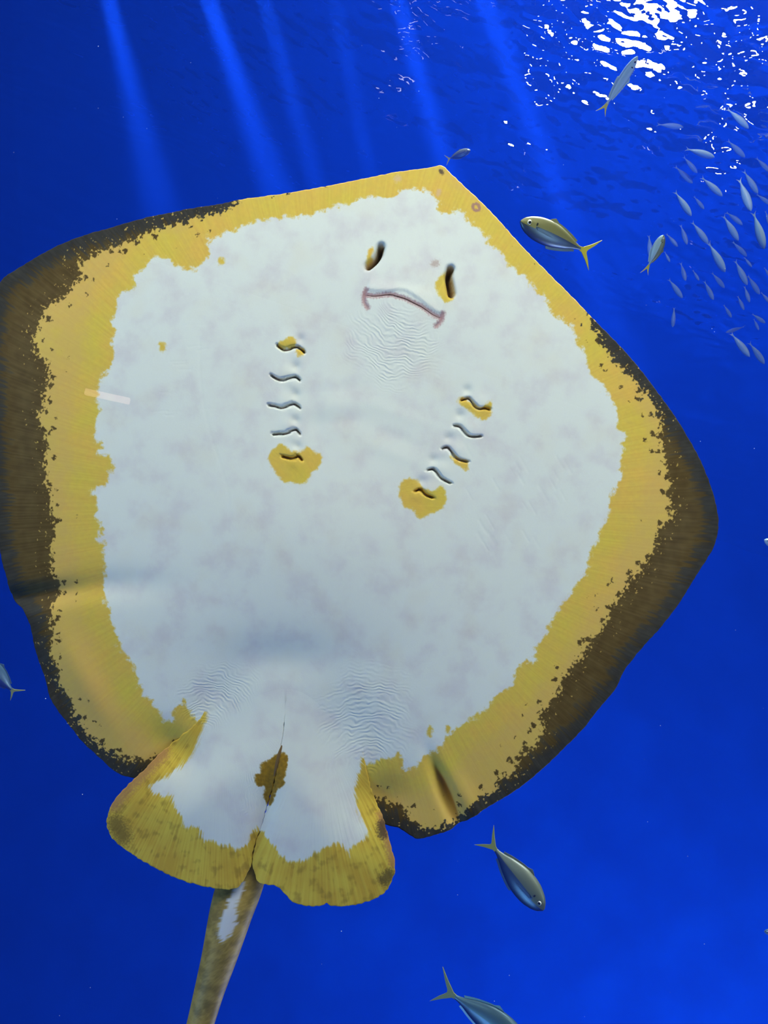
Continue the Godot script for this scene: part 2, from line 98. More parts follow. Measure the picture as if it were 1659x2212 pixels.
# distant school: tail, head, paleness, bend of the body, label
const SCHOOL := [
	[Vector3(1.024, 6.383, -5.476), Vector3(1.190, 6.436, -5.481), 0.55, -0.16, "slim arched fish of the school, alone just below the water glints"],
	[Vector3(1.213, 5.749, -4.444), Vector3(1.362, 5.692, -4.474), 0.70, -0.20, "arched yellowish fish with raised tail, topmost of the school"],
	[Vector3(0.964, 5.131, -4.148), Vector3(1.121, 5.148, -4.160), 0.90, 0.03, "bright yellowish fish lying almost level at the upper left of the school"],
	[Vector3(1.338, 6.450, -5.800), Vector3(1.473, 6.384, -5.831), 0.50, 0.05, "grey green fish tucked just under the bright level fish"],
	[Vector3(1.338, 6.475, -5.967), Vector3(1.489, 6.375, -5.947), 0.30, 0.05, "dim fish at the upper left corner of the school, below the grey green one"],
	[Vector3(1.556, 6.452, -5.490), Vector3(1.711, 6.396, -5.520), 0.60, 0.05, "slanting fish right of the bright level fish, tail up"],
	[Vector3(1.819, 6.715, -5.668), Vector3(1.949, 6.663, -5.694), 0.60, 0.04, "blunt fish cut by the right edge, higher of the two at the top"],
	[Vector3(1.826, 6.469, -5.581), Vector3(1.956, 6.420, -5.607), 0.80, 0.04, "bright fish cut by the right edge, lower of the two at the top"],
	[Vector3(1.194, 5.300, -4.542), Vector3(1.343, 5.251, -4.570), 0.80, 0.05, "pale fish with a shining tail in the upper middle of the school"],
	[Vector3(1.547, 5.743, -4.903), Vector3(1.678, 5.656, -4.940), 0.70, 0.03, "steep pale fish meeting the bright yellow one at its head"],
	[Vector3(1.879, 6.117, -5.519), Vector3(1.997, 6.092, -5.537), 1.00, 0.00, "brightest yellow fish, at the right edge of the photograph"],
	[Vector3(1.391, 5.282, -4.446), Vector3(1.495, 5.115, -4.440), 0.20, 0.03, "long very dim fish behind the steep pale one"],
	[Vector3(0.969, 4.838, -4.157), Vector3(1.092, 4.760, -4.190), 1.00, 0.02, "broad bright silver fish at the left edge of the school"],
	[Vector3(1.516, 6.190, -5.862), Vector3(1.618, 6.136, -5.886), 0.50, 0.04, "small fish just right of the broad bright silver fish"],
	[Vector3(1.835, 6.252, -5.981), Vector3(1.970, 6.172, -5.961), 0.35, -0.12, "thin curved dim fish in the middle of the school"],
	[Vector3(1.376, 5.069, -4.517), Vector3(1.505, 4.980, -4.555), 0.70, 0.04, "pale steep fish below the thin curved dim fish"],
	[Vector3(1.280, 5.174, -4.806), Vector3(1.416, 5.097, -4.840), 0.75, 0.05, "bright fish with a dark back, below the broad silver fish"],
	[Vector3(1.177, 4.299, -3.435), Vector3(1.276, 4.184, -3.478), 0.75, 0.06, "longest pale fish, steep, near the right edge"],
	[Vector3(1.528, 6.045, -6.063), Vector3(1.608, 5.909, -6.058), 0.30, 0.04, "dim upright fish left of the bright dark backed fish"],
	[Vector3(1.427, 5.905, -6.021), Vector3(1.528, 5.827, -6.008), 0.40, 0.03, "dim fish just right of the olive leaf shaped fish"],
	[Vector3(1.220, 5.615, -5.704), Vector3(1.286, 5.479, -5.752), 0.70, -0.25, "curved silver blue fish just left of the olive leaf shaped fish"],
	[Vector3(1.229, 4.605, -4.167), Vector3(1.363, 4.505, -4.207), 0.45, 0.04, "long dull fish trailing below the bright dark backed fish"],
	[Vector3(1.884, 5.865, -5.792), Vector3(2.017, 5.810, -5.819), 0.70, 0.04, "pale fish in the right half of the school below the steep pale fish"],
	[Vector3(2.084, 5.950, -6.042), Vector3(2.153, 5.889, -6.034), 0.35, 0.03, "small dim fish at the tip of the pale fish in the right half"],
	[Vector3(1.462, 5.787, -6.079), Vector3(1.517, 5.718, -6.074), 0.35, 0.03, "tiny fish half hidden behind the olive leaf shaped fish"],
	[Vector3(1.635, 5.785, -6.158), Vector3(1.702, 5.655, -6.154), 0.25, 0.03, "very dim upright fish below and right of the leaf shaped fish"],
	[Vector3(1.726, 5.722, -6.094), Vector3(1.787, 5.655, -6.088), 0.35, 0.03, "small stubby dim fish in the lower middle of the school"],
	[Vector3(1.848, 5.677, -5.979), Vector3(1.974, 5.613, -6.008), 0.50, 0.05, "slanting fish right of the small stubby dim fish"],
	[Vector3(1.700, 5.198, -5.075), Vector3(1.825, 5.094, -5.116), 0.55, 0.04, "long pale fish crossing the right half of the school"],
	[Vector3(2.068, 5.635, -5.808), Vector3(2.197, 5.550, -5.844), 0.75, 0.03, "bright slanting fish right of the long pale crossing fish"],
	[Vector3(1.415, 5.192, -5.514), Vector3(1.545, 5.115, -5.548), 0.90, 0.05, "bright teal fish at the lower left of the school"],
	[Vector3(1.746, 5.448, -5.780), Vector3(1.853, 5.356, -5.816), 0.85, 0.03, "bright steep fish alone in the lower middle of the school"],
	[Vector3(2.152, 5.711, -6.065), Vector3(2.215, 5.600, -6.061), 0.40, 0.04, "small dim steep fish under the long pale crossing fish"],
	[Vector3(2.127, 5.622, -6.084), Vector3(2.194, 5.529, -6.079), 0.40, 0.03, "small dim fish left of and below the dim steep fish"],
	[Vector3(1.996, 5.434, -5.965), Vector3(2.081, 5.374, -5.990), 0.60, 0.04, "blunt blue fish at the bottom middle of the school"],
	[Vector3(2.149, 5.301, -5.744), Vector3(2.260, 5.278, -5.761), 0.95, 0.03, "bright fish lying across another at the lower right"],
	[Vector3(2.169, 5.268, -5.753), Vector3(2.230, 5.213, -5.774), 0.95, 0.03, "short bright fish beneath the fish lying across it"],
	[Vector3(1.648, 5.323, -6.061), Vector3(1.687, 5.196, -6.105), 0.50, -0.06, "upright dim teal fish, lowest on the left of the school"],
	[Vector3(2.300, 5.512, -6.294), Vector3(2.168, 5.413, -6.281), 0.15, 0.03, "dark fish seen level near the bottom of the school"],
	[Vector3(1.759, 4.602, -4.956), Vector3(1.892, 4.488, -4.939), 0.40, 0.04, "dim teal slanting fish just under the dark level fish"],
	[Vector3(1.879, 4.575, -4.942), Vector3(2.010, 4.497, -4.976), 0.90, 0.03, "fish with a bright head, lowest of the whole school"],
	[Vector3(2.199, 5.805, -5.880), Vector3(2.271, 5.759, -5.900), 0.60, 0.03, "sliver of a fish at the right edge beside the school"],
	[Vector3(2.085, 6.260, -5.846), Vector3(2.157, 6.181, -5.876), 0.50, 0.03, "narrow fish at the right edge beside the longest pale fish"],
	[Vector3(2.295, 5.712, -6.063), Vector3(2.375, 5.647, -6.052), 0.40, 0.03, "dim fish at the right edge behind the bright slanting fish"]]

const SURFACE := 6.6        # height of the water surface
const SKIN_X := -600.0      # the skin texture covers the disc from here ...
const SKIN_Y := 580.0
const SKIN_W := 1224.0
const SKIN_H := 1152.0
const FIN_X := -396.0
const FIN_Y := -250.0
const FIN_W := 510.0
const FIN_H := 402.0

var slits: Array[Dictionary] = []
var curtain: PackedVector2Array
var curtain_edge: PackedVector2Array
var used := {}

# ================================================================ the scene
func _ready() -> void:
	var cam := Camera3D.new()
	cam.name = "camera"
	cam.position = Vector3(0, 1.6, 0)
	cam.rotation_degrees = Vector3(13, 0, 19)
	cam.fov = 62.0
	cam.near = 0.05
	cam.far = 80.0
	cam.current = true
	add_child(cam)

	var surroundings := WorldEnvironment.new()
	surroundings.name = "surroundings"
	var e := Environment.new()
	e.background_mode = Environment.BG_COLOR
	e.background_color = Color(0.03, 0.05, 0.16)
	e.tonemap_mode = Environment.TONE_MAPPER_LINEAR
	e.tonemap_exposure = 1.0
	e.volumetric_fog_enabled = true
	e.volumetric_fog_density = 0.0
	e.sdfgi_enabled = true
	e.ssao_enabled = true
	e.ssil_enabled = true
	surroundings.environment = e
	add_child(surroundings)

	var cool := Color(0.9, 0.95, 1.0)
	# unseen lamp panel in the gallery ceiling, placed to light the belly
	area_lamp("unseen_gallery_light", Vector3(-0.05, 3.42, 0.22), Vector3(-0.05, 1.7, -1.3), Vector2(3.4, 0.5), 10.0, Color(0.965, 1.0, 0.95))
	# unseen lights inside the tank, placed for the water tones and the ray
	area_lamp("unseen_light", Vector3(0.2, 6.2, -1.6), Vector3(-1.0, -1.0, -14.0), Vector2(1.5, 0.6), 42.0, cool)  # out of view, brightens the haze and back wall from above
	area_lamp("unseen_light", Vector3(9.5, -4.0, -7.0), Vector3(2.0, -3.0, -13.0), Vector2(1.2, 0.8), 430.0, cool)  # out of view, placed to brighten the blue at lower right
	area_lamp("unseen_light", Vector3(-1.6, -2.2, -0.9), Vector3(-0.2, 1.6, -1.35), Vector2(1.6, 0.6), 7.0, Color(0.58, 0.84, 1.0))  # added blue fill from below, stands for light scattered by the water
	area_lamp("unseen_light", Vector3(0.1, 5.1, -1.7), Vector3(0.0, 2.2, -1.45), Vector2(1.6, 0.3), 17.0, cool)  # out of view overhead, placed to catch the front rim of the ray
	area_lamp("unseen_light", Vector3(-1.9, 1.7, -0.8), Vector3(-0.2, 1.8, -1.35), Vector2(0.3, 1.2), 1.25, Color(0.82, 0.95, 1.0))  # added side fill for the left wing
	area_lamp("unseen_light", Vector3(1.9, 1.7, -0.8), Vector3(0.2, 1.7, -1.35), Vector2(0.3, 1.2), 1.25, Color(0.82, 0.95, 1.0))  # added side fill for the right wing
	# unseen spots below the surface, placed to draw the light shafts
	beam("unseen_shaft_spot", Vector3(-2.181, 5.520, -4.534), Vector3(-1.531, 4.984, -5.787), 7.0, 170.0, cool)
	beam("unseen_shaft_spot", Vector3(-1.876, 5.736, -4.690), Vector3(-1.274, 5.192, -5.944), 4.2, 170.0, cool)
	beam("unseen_shaft_spot", Vector3(-1.412, 5.806, -4.571), Vector3(-1.008, 5.482, -5.672), 2.6, 240.0, cool)
	beam("unseen_shaft_spot", Vector3(-0.990, 5.745, -4.380), Vector3(-0.277, 5.344, -5.601), 5.0, 190.0, cool)
	beam("unseen_shaft_spot", Vector3(-0.633, 5.853, -4.047), Vector3(0.393, 5.453, -5.268), 4.0, 270.0, cool)
	beam("unseen_shaft_spot", Vector3(-2.908, 5.540, -4.838), Vector3(-2.460, 4.794, -6.036), 8.0, 120.0, cool)
	beam("unseen_shaft_spot", Vector3(0.275, 5.911, -4.034), Vector3(0.801, 5.462, -5.164), 9.0, 12.0, Color(1, 0.97, 0.92))  # unseen wide spot, stands for the soft glow under the glints

	tank()
	water_surface()
	lamps()
	gallery()
	stingray()
	big_fish()
	school()
	specks()

	var fog := FogVolume.new()
	fog.name = "water"
	fog.shape = RenderingServer.FOG_VOLUME_SHAPE_BOX
	fog.size = Vector3(23.9, 12.8, 12.85)
	fog.position = Vector3(0, 0.1, -8.475)
	var fm := FogMaterial.new()
	fm.density = 0.12
	fm.albedo = Color(0.06, 0.30, 0.95)
	fog.material = fm
	add_child(fog)
	tag(fog, "hazy deep blue water filling the tank", "water", "", "stuff")

# ================================================================ helpers
func put(called: String, mesh: Mesh, mat: Material, parent: Node = self) -> MeshInstance3D:
	var o := MeshInstance3D.new()
	o.name = numbered(called) if parent == self else called
	o.mesh = mesh
	if mat:
		o.material_override = mat
	parent.add_child(o, true)
	return o

func numbered(called: String) -> String:
	var n: int = used.get(called, 0)
	used[called] = n + 1
	return called if n == 0 else "%s_%03d" % [called, n]

func thing(called: String, label: String, category: String, at: Vector3, group := "") -> Node3D:
	var o := Node3D.new()
	o.name = numbered(called)
	o.position = at
	add_child(o)
	tag(o, label, category, group)
	return o

func tag(o: Node, label := "", category := "", group := "", kind := "") -> Node:
	if label: o.set_meta("label", label)
	if category: o.set_meta("category", category)
	if group: o.set_meta("group", group)
	if kind: o.set_meta("kind", kind)
	return o

func paint(c: Color, rough := 0.6, spec := 0.5) -> StandardMaterial3D:
	var m := StandardMaterial3D.new()
	m.albedo_color = c
	m.roughness = rough
	m.metallic_specular = spec
	return m

func glow(c: Color, energy: float) -> StandardMaterial3D:
	var m := paint(c)
	m.emission_enabled = true
	m.emission = c
	m.emission_energy_multiplier = energy
	return m

func slab(called: String, lo: Vector3, hi: Vector3, mat: Material, label: String) -> MeshInstance3D:
	var b := BoxMesh.new()
	b.size = hi - lo
	var o := put(called, b, mat)
	o.position = (lo + hi) / 2.0
	tag(o, label, "", "", "structure")
	return o

func noise(freq: float, seed_: int, octaves := 3, kind := FastNoiseLite.TYPE_SIMPLEX_SMOOTH) -> FastNoiseLite:
	var n := FastNoiseLite.new()
	n.seed = seed_
	n.noise_type = kind
	n.frequency = freq
	n.fractal_type = FastNoiseLite.FRACTAL_FBM if octaves > 1 else FastNoiseLite.FRACTAL_NONE
	n.fractal_octaves = octaves
	return n

func area_lamp(called: String, at: Vector3, aim: Vector3, size: Vector2, energy: float, color: Color) -> void:
	var l := AreaLight3D.new()
	l.name = numbered(called)
	l.area_size = size
	l.area_range = 40.0
	l.light_energy = energy
	l.light_color = color
	l.shadow_enabled = true
	add_child(l)
	l.look_at_from_position(at, aim, Vector3(0.02, 0.3, 1).normalized())

func beam(called: String, at: Vector3, aim: Vector3, angle: float, energy: float, color: Color) -> void:
	var l := SpotLight3D.new()
	l.name = numbered(called)
	l.spot_angle = angle
	l.spot_angle_attenuation = 1.0
	l.spot_range = 40.0
	l.spot_attenuation = 2.0
	l.light_energy = energy
	l.light_color = color
	l.light_size = 0.06
	l.shadow_enabled = true
	add_child(l)
	l.look_at_from_position(at, aim, Vector3(0.02, 0.3, 1).normalized())

func mesh_of(vs: PackedVector3Array, ns: PackedVector3Array, idx: PackedInt32Array, uv := PackedVector2Array(), col := PackedColorArray(), onto: ArrayMesh = null) -> ArrayMesh:
	var arr := []
	arr.resize(Mesh.ARRAY_MAX)
	arr[Mesh.ARRAY_VERTEX] = vs
	arr[Mesh.ARRAY_NORMAL] = ns
	arr[Mesh.ARRAY_INDEX] = idx
	if uv.size(): arr[Mesh.ARRAY_TEX_UV] = uv
	if col.size(): arr[Mesh.ARRAY_COLOR] = col
	var am := onto if onto else ArrayMesh.new()
	am.add_surface_from_arrays(Mesh.PRIMITIVE_TRIANGLES, arr)
	return am

# a closed grid: rows of points that each run round; normals from the neighbours
func grid_normals(vs: PackedVector3Array, rows: int, around: int) -> PackedVector3Array:
	var ns := PackedVector3Array()
	ns.resize(vs.size())
	for k in rows:
		var k0 := maxi(k - 1, 0) * around
		var k1 := mini(k + 1, rows - 1) * around
		for i in around:
			var a := vs[k * around + (i + 1) % around] - vs[k * around + (i + around - 1) % around]
			var b := vs[k1 + i] - vs[k0 + i]
			ns[k * around + i] = b.cross(a).normalized() * -1.0
	return ns

func grid_index(rows: int, around: int, from := 0) -> PackedInt32Array:
	var idx := PackedInt32Array()
	for k in range(from, rows - 1):
		for i in around:
			var a := k * around + i
			var b := k * around + (i + 1) % around
			idx.append_array([a, a + around, b + around, a, b + around, b])
	return idx

func smooth_closed(pts: Array, n: int) -> PackedVector2Array:
	var dense := PackedVector2Array()
	var m := pts.size()
	for i in m:
		for k in 12:
			dense.append((pts[i] as Vector2).cubic_interpolate(pts[(i + 1) % m], pts[(i + m - 1) % m], pts[(i + 2) % m], k / 12.0))
	dense.append(dense[0])
	var total := 0.0
	for i in dense.size() - 1:
		total += dense[i].distance_to(dense[i + 1])
	var out := PackedVector2Array()
	var seg := 0
	var walked := 0.0
	for j in n:
		var want := total * j / n
		while walked + dense[seg].distance_to(dense[seg + 1]) < want:
			walked += dense[seg].distance_to(dense[seg + 1])
			seg += 1
		out.append(dense[seg].move_toward(dense[seg + 1], want - walked))
	return out

func smooth_open(pts: Array, n: int) -> PackedVector2Array:
	var out := PackedVector2Array()
	var m := pts.size()
	for j in n:
		var f := float(j) / (n - 1) * (m - 1)
		var i := mini(int(f), m - 2)
		out.append((pts[i] as Vector2).cubic_interpolate(pts[i + 1], pts[maxi(i - 1, 0)], pts[mini(i + 2, m - 1)], f - i))
	return out

func near_line(p: Vector2, line: PackedVector2Array) -> float:
	var best := 1e9
	for i in line.size() - 1:
		var a := line[i]
		var ab := line[i + 1] - a
		var t := clampf((p - a).dot(ab) / maxf(ab.length_squared(), 1e-9), 0.0, 1.0)
		best = minf(best, (p - a - ab * t).length_squared())
	return sqrt(best)

# signed distance to a closed line, positive inside
func inside_by(p: Vector2, line: PackedVector2Array) -> float:
	var best := 1e9
	var inside := false
	var b := line[line.size() - 1]
	for a in line:
		var ab := b - a
		var pa := p - a
		var t := clampf(pa.dot(ab) / maxf(ab.length_squared(), 1e-9), 0.0, 1.0)
		best = minf(best, (pa - ab * t).length_squared())
		if (a.y > p.y) != (b.y > p.y) and p.x < ab.x * (p.y - a.y) / (b.y - a.y) + a.x:
			inside = not inside
		b = a
	return sqrt(best) if inside else -sqrt(best)

# a picture of that distance over a rectangle, drawn coarsely and enlarged
func field(line: Array, x0: float, y0: float, w: float, h: float, step: float, to: Vector2i) -> PackedFloat32Array:
	var pts := PackedVector2Array(line)
	var nx := int(w / step)
	var ny := int(h / step)
	var vals := PackedFloat32Array()
	vals.resize(nx * ny)
	for j in ny:
		for i in nx:
			vals[j * nx + i] = inside_by(Vector2(x0 + (i + 0.5) * step, y0 - (j + 0.5) * step), pts)
	var im := Image.create_from_data(nx, ny, false, Image.FORMAT_RF, vals.to_byte_array())
	im.resize(to.x, to.y, Image.INTERPOLATE_CUBIC)
	return im.get_data().to_float32_array()

# small closed patches: the largest of their distances, -40 away from them
func patches(lines: Array, x0: float, y0: float, w: float, h: float, to: Vector2i) -> PackedFloat32Array:
	var vals := PackedFloat32Array()
	vals.resize(to.x * to.y)
	vals.fill(-40.0)
	var mm := w / to.x
	for line in lines:
		var pts := smooth_closed(line, 40)
		var box := Rect2(pts[0], Vector2.ZERO)
		for p in pts:
			box = box.expand(p)
		box = box.grow(12.0)
		for j in range(maxi(0, int((y0 - box.end.y) / mm)), mini(to.y, int((y0 - box.position.y) / mm))):
			for i in range(maxi(0, int((box.position.x - x0) / mm)), mini(to.x, int((box.end.x - x0) / mm))):
				var d := inside_by(Vector2(x0 + (i + 0.5) * mm, y0 - (j + 0.5) * mm), pts)
				if d > vals[j * to.x + i]:
					vals[j * to.x + i] = d
	return vals

func grey(freq: float, seed_: int, octaves: int, size: Vector2i, kind := FastNoiseLite.TYPE_SIMPLEX_SMOOTH) -> PackedByteArray:
	return noise(freq, seed_, octaves, kind).get_image(size.x, size.y, false, false, false).get_data()

func as_texture(bytes: PackedByteArray, size: Vector2i, format: Image.Format) -> ImageTexture:
	return ImageTexture.create_from_image(Image.create_from_data(size.x, size.y, false, format, bytes))

# ================================================================ tank, water, lamps, gallery
func tank() -> void:
	var blue := paint(Color(1, 1, 1), 0.95, 0.0)  # blue and its mottling stand in for deep cloudy water
	var ramp := Gradient.new()
	ramp.set_color(0, Color(0.0, 0.20, 0.72))
	ramp.set_color(1, Color(0.0, 0.33, 0.95))
	var nt := NoiseTexture2D.new()
	nt.width = 512
	nt.height = 512
	nt.seamless = true
	nt.noise = noise(0.012, 3, 4)
	nt.color_ramp = ramp
	blue.albedo_texture = nt
	blue.uv1_triplanar = true
	blue.uv1_world_triplanar = true
	blue.uv1_scale = Vector3.ONE * 0.11
	slab("wall_back", Vector3(-12.3, -6.3, -15.3), Vector3(12.3, 6.75, -15), blue, "back wall of the tank, its mottled blue standing for cloudy water")
	slab("wall_left", Vector3(-12.3, -6.3, -15), Vector3(-12, 6.75, -0.7), blue, "blue painted left wall of the tank")
	slab("wall_right", Vector3(12, -6.3, -15), Vector3(12.3, 6.75, -0.7), blue, "blue painted right wall of the tank")
	slab("floor", Vector3(-12.3, -6.6, -15.3), Vector3(12.3, -6.3, -0.4), blue, "blue floor of the tank")
	slab("ceiling", Vector3(-12.3, 11.3, -15.3), Vector3(12.3, 11.6, -0.4), paint(Color(0.10, 0.11, 0.2), 0.9), "unseen dark ceiling of the hall above the water")
	var hall := paint(Color(0.13, 0.13, 0.2), 0.9, 0.1)  # unseen hall above the water, kept dark so the surface looks dark
	slab("wall_back", Vector3(-12.3, 6.75, -15.3), Vector3(12.3, 11.3, -15), hall, "unseen dark rear wall of the hall above the water")
	slab("wall_left", Vector3(-12.3, 6.75, -15), Vector3(-12, 11.3, -0.7), hall, "unseen dark left wall of the hall above the water")
	slab("wall_right", Vector3(12, 6.75, -15), Vector3(12.3, 11.3, -0.7), hall, "unseen dark right wall of the hall above the water")
	# front wall with the opening of the viewing window
	slab("wall_front", Vector3(-12.3, -6.3, -0.7), Vector3(-3.0, 11.3, -0.4), blue, "tank front wall left of the window")
	slab("wall_front", Vector3(3.0, -6.3, -0.7), Vector3(12.3, 11.3, -0.4), blue, "tank front wall right of the window")
	slab("wall_front", Vector3(-3.0, -6.3, -0.7), Vector3(3.0, -0.3, -0.4), blue, "tank front wall below the window")
	slab("wall_front", Vector3(-3.0, 4.7, -0.7), Vector3(3.0, 11.3, -0.4), blue, "tank front wall above the window")
	var pane := StandardMaterial3D.new()
	pane.transparency = BaseMaterial3D.TRANSPARENCY_ALPHA
	pane.albedo_color = Color(0.8, 0.9, 1, 0.003)
	pane.roughness = 0.0
	var q := QuadMesh.new()
	q.size = Vector2(6, 5)
	var pn := put("window_1", q, pane)
	pn.position = Vector3(0, 2.2, -0.5)
	tag(pn, "clear acrylic viewing window of the tank", "", "", "structure")

func stops(a: float, fine_a: float, fine_b: float, b: float, fine: float, coarse: float) -> PackedFloat32Array:
	var out := PackedFloat32Array()
	var x := a
	while x < b:
		out.append(x)
		x += fine if x >= fine_a and x < fine_b else coarse
	out.append(b)
	return out

func water_surface() -> void:
	var xs := stops(-12.0, -3.4, 5.0, 12.0, 0.022, 0.12)
	var zs := stops(0.7, 3.4, 8.6, 15.0, 0.018, 0.10)
	var n1 := noise(0.7, 5, 2)
	var n2 := noise(4.5, 9, 3)
	var n3 := noise(0.35, 21, 2)
	var vs := PackedVector3Array()
	var ns := PackedVector3Array()
	var nx := xs.size()
	vs.resize(nx * zs.size())
	ns.resize(nx * zs.size())
	for j in zs.size():
		for i in nx:
			var x := xs[i]
			var z := -zs[j]
			var rough := 0.75 + 0.5 * n3.get_noise_2d(x, z)
			var h := 0.04 * n1.get_noise_2d(x, z * 1.4) + 0.0165 * rough * n2.get_noise_2d(x * 0.9 + z * 0.35, z * 1.25)
			vs[j * nx + i] = Vector3(x, SURFACE + h, z)
	for j in zs.size():
		for i in nx:
			var a := vs[j * nx + mini(i + 1, nx - 1)] - vs[j * nx + maxi(i - 1, 0)]
			var b := vs[mini(j + 1, zs.size() - 1) * nx + i] - vs[maxi(j - 1, 0) * nx + i]
			ns[j * nx + i] = a.cross(b).normalized()
	var idx := PackedInt32Array()
	for j in zs.size() - 1:
		for i in nx - 1:
			var a := j * nx + i
			var b := a + nx
			idx.append_array([a, b, a + 1, a + 1, b, b + 1])
	var m := StandardMaterial3D.new()
	m.albedo_color = Color(1, 1, 1, 0.0)
	m.transparency = BaseMaterial3D.TRANSPARENCY_ALPHA
	m.refraction_enabled = true
	m.refraction_scale = 0.033
	m.roughness = 0.0
	m.cull_mode = BaseMaterial3D.CULL_DISABLED
	var o := put("water_surface", mesh_of(vs, ns, idx), m)
	tag(o, "rippled water surface seen from below with bright glints", "water surface", "", "structure")

func lamps() -> void:  # out of view, placed so the ripples show bright glints
	var spots := [
		[Vector3(1.25, 9.9, -11.2), 0.62, 45.0], [Vector3(2.1, 9.3, -11.2), 0.09, 30.0], [Vector3(3.3, 8.3, -11.7), 0.09, 30.0],
		[Vector3(3.0, 9.6, -10.5), 0.11, 30.0], [Vector3(0.3, 8.3, -12.1), 0.09, 20.0], [Vector3(-2.0, 8.3, -12.0), 0.14, 0.35]]
	var says := ["largest unseen round lamp over the water, brightest of the lamps above the tank", "small unseen round lamp just right of the largest lamp above the water",
		"small unseen low lamp hanging farthest right above the water", "small unseen lamp nearest the window above the water", "small unseen low lamp just left of the largest lamp", "small unseen lamp hanging farthest left above the water"]
	for n in spots.size():
		var at: Vector3 = spots[n][0]
		var r: float = spots[n][1]
		var o := thing("unseen_hall_lamp", says[n], "lamp", at, "unseen lamps over the water")
		var aim := Vector3(0.3, SURFACE, -5.0)
		var dir := (aim - at).normalized()
		var face := CylinderMesh.new()
		face.top_radius = r * 0.94
		face.bottom_radius = r * 0.94
		face.height = 0.03
		var f := put("lamp_face", face, glow(Color(1, 0.97, 0.9), spots[n][2]), o)
		f.quaternion = Quaternion(Vector3.DOWN, dir)
		f.position = dir * 0.09
		var hood := CylinderMesh.new()
		hood.top_radius = r * 0.55
		hood.bottom_radius = r
		hood.height = 0.16
		var h := put("hood", hood, paint(Color(0.2, 0.2, 0.22), 0.5), o)
		h.quaternion = Quaternion(Vector3.DOWN, dir)
		var rod := CylinderMesh.new()
		rod.top_radius = 0.025
		rod.bottom_radius = 0.025
		rod.height = 11.3 - at.y
		var k := put("rod", rod, paint(Color(0.2, 0.2, 0.22), 0.5), o)
		k.position = Vector3(0, rod.height / 2, 0)
		area_lamp("unseen_hall_light", at + dir * 0.13, aim, Vector2.ONE * r * 1.6, spots[n][2] * pow(r * 1.6, 2.0) / PI, Color(1, 0.97, 0.9))

func gallery() -> void:
	var dark := paint(Color(0.07, 0.07, 0.09), 0.9, 0.1)  # unseen gallery, kept dark so it barely mirrors in the window
	slab("floor", Vector3(-3.3, -0.2, -0.4), Vector3(3.3, 0.0, 3.6), dark, "dark floor of the viewing gallery")
	slab("ceiling", Vector3(-3.3, 3.5, -0.4), Vector3(3.3, 3.7, 3.6), dark, "dark ceiling of the viewing gallery")
	slab("wall_rear", Vector3(-3.3, 0.0, 3.3), Vector3(3.3, 3.5, 3.6), dark, "dark rear wall of the viewing gallery")
	slab("wall_left", Vector3(-3.3, 0.0, -0.4), Vector3(-3.0, 3.5, 3.3), dark, "dark left wall of the viewing gallery")
	slab("wall_right", Vector3(3.0, 0.0, -0.4), Vector3(3.3, 3.5, 3.3), dark, "dark right wall of the viewing gallery")
	var b := BoxMesh.new()
	b.size = Vector3(3.4, 0.03, 0.5)
	var panel := put("unseen_ceiling_panel", b, glow(Color(1, 0.97, 0.92), 1.0))  # out of view, glowing face of the light on the belly
	panel.position = Vector3(-0.05, 3.485, 0.22)
	tag(panel, "unseen white lamp panel in the gallery ceiling by the window", "lamp")
	var s := BoxMesh.new()
	s.size = Vector3(0.23, 0.028, 0.03)
	var strip := put("strip_lamp", s, glow(Color(1.0, 0.82, 0.72), 4.0))  # out of view, placed for its streak of reflection in the window
	strip.position = Vector3(-1.55, 2.69, 3.28)
	strip.rotation_degrees.z = 7
	tag(strip, "short warm strip lamp out of view on the gallery rear wall, mirrored in the window", "lamp")

# ================================================================ the stingray
func belly(x: float, y: float) -> float:
	var z := 30.0 - 30.0 * (((x - 30.0) / 600.0) ** 2 + (y / 560.0) ** 2)
	for b in BUMPS:
		var dx: float = x - b[0]
		var dy: float = y - b[1]
		var u: float = (dx * b[2] + dy * b[3]) * b[4]
		var v: float = (dy * b[2] - dx * b[3]) * b[5]
		var q := u * u + v * v
		if q < 9.0:
			z += b[6] * exp(-q)
	return z

# belly with the mouth, nostrils and gill openings let into it
func belly_detail(x: float, y: float) -> float:
	var z := belly(x, y)
	if x < -140 or x > 260 or y < 0 or y > 440:
		return z
	var p := Vector2(x, y)
	for s in slits:
		if (s.box as Rect2).has_point(p):
			var d := near_line(p, s.line)
			z -= s.depth * exp(-pow(d / s.width, 2.0))
			if s.has("flap"):
				z += 1.9 * exp(-p.distance_squared_to(s.flap) / 130.0) - 2.6 * exp(-p.distance_squared_to(s.pit) / 45.0) + 1.4 * exp(-p.distance_squared_to(s.knob) / 60.0)
	if p.distance_squared_to(CURTAIN[7]) < 12000.0:
		if Geometry2D.is_point_in_polygon(p, curtain):
			var d := near_line(p, curtain_edge)
			var top := near_line(p, PackedVector2Array([CURTAIN[0], CURTAIN[CURTAIN.size() - 1]]))
			z += 2.8 * smoothstep(0.0, 3.5, d) * exp(-d / 26.0) * smoothstep(0.0, 20.0, top)
	return z

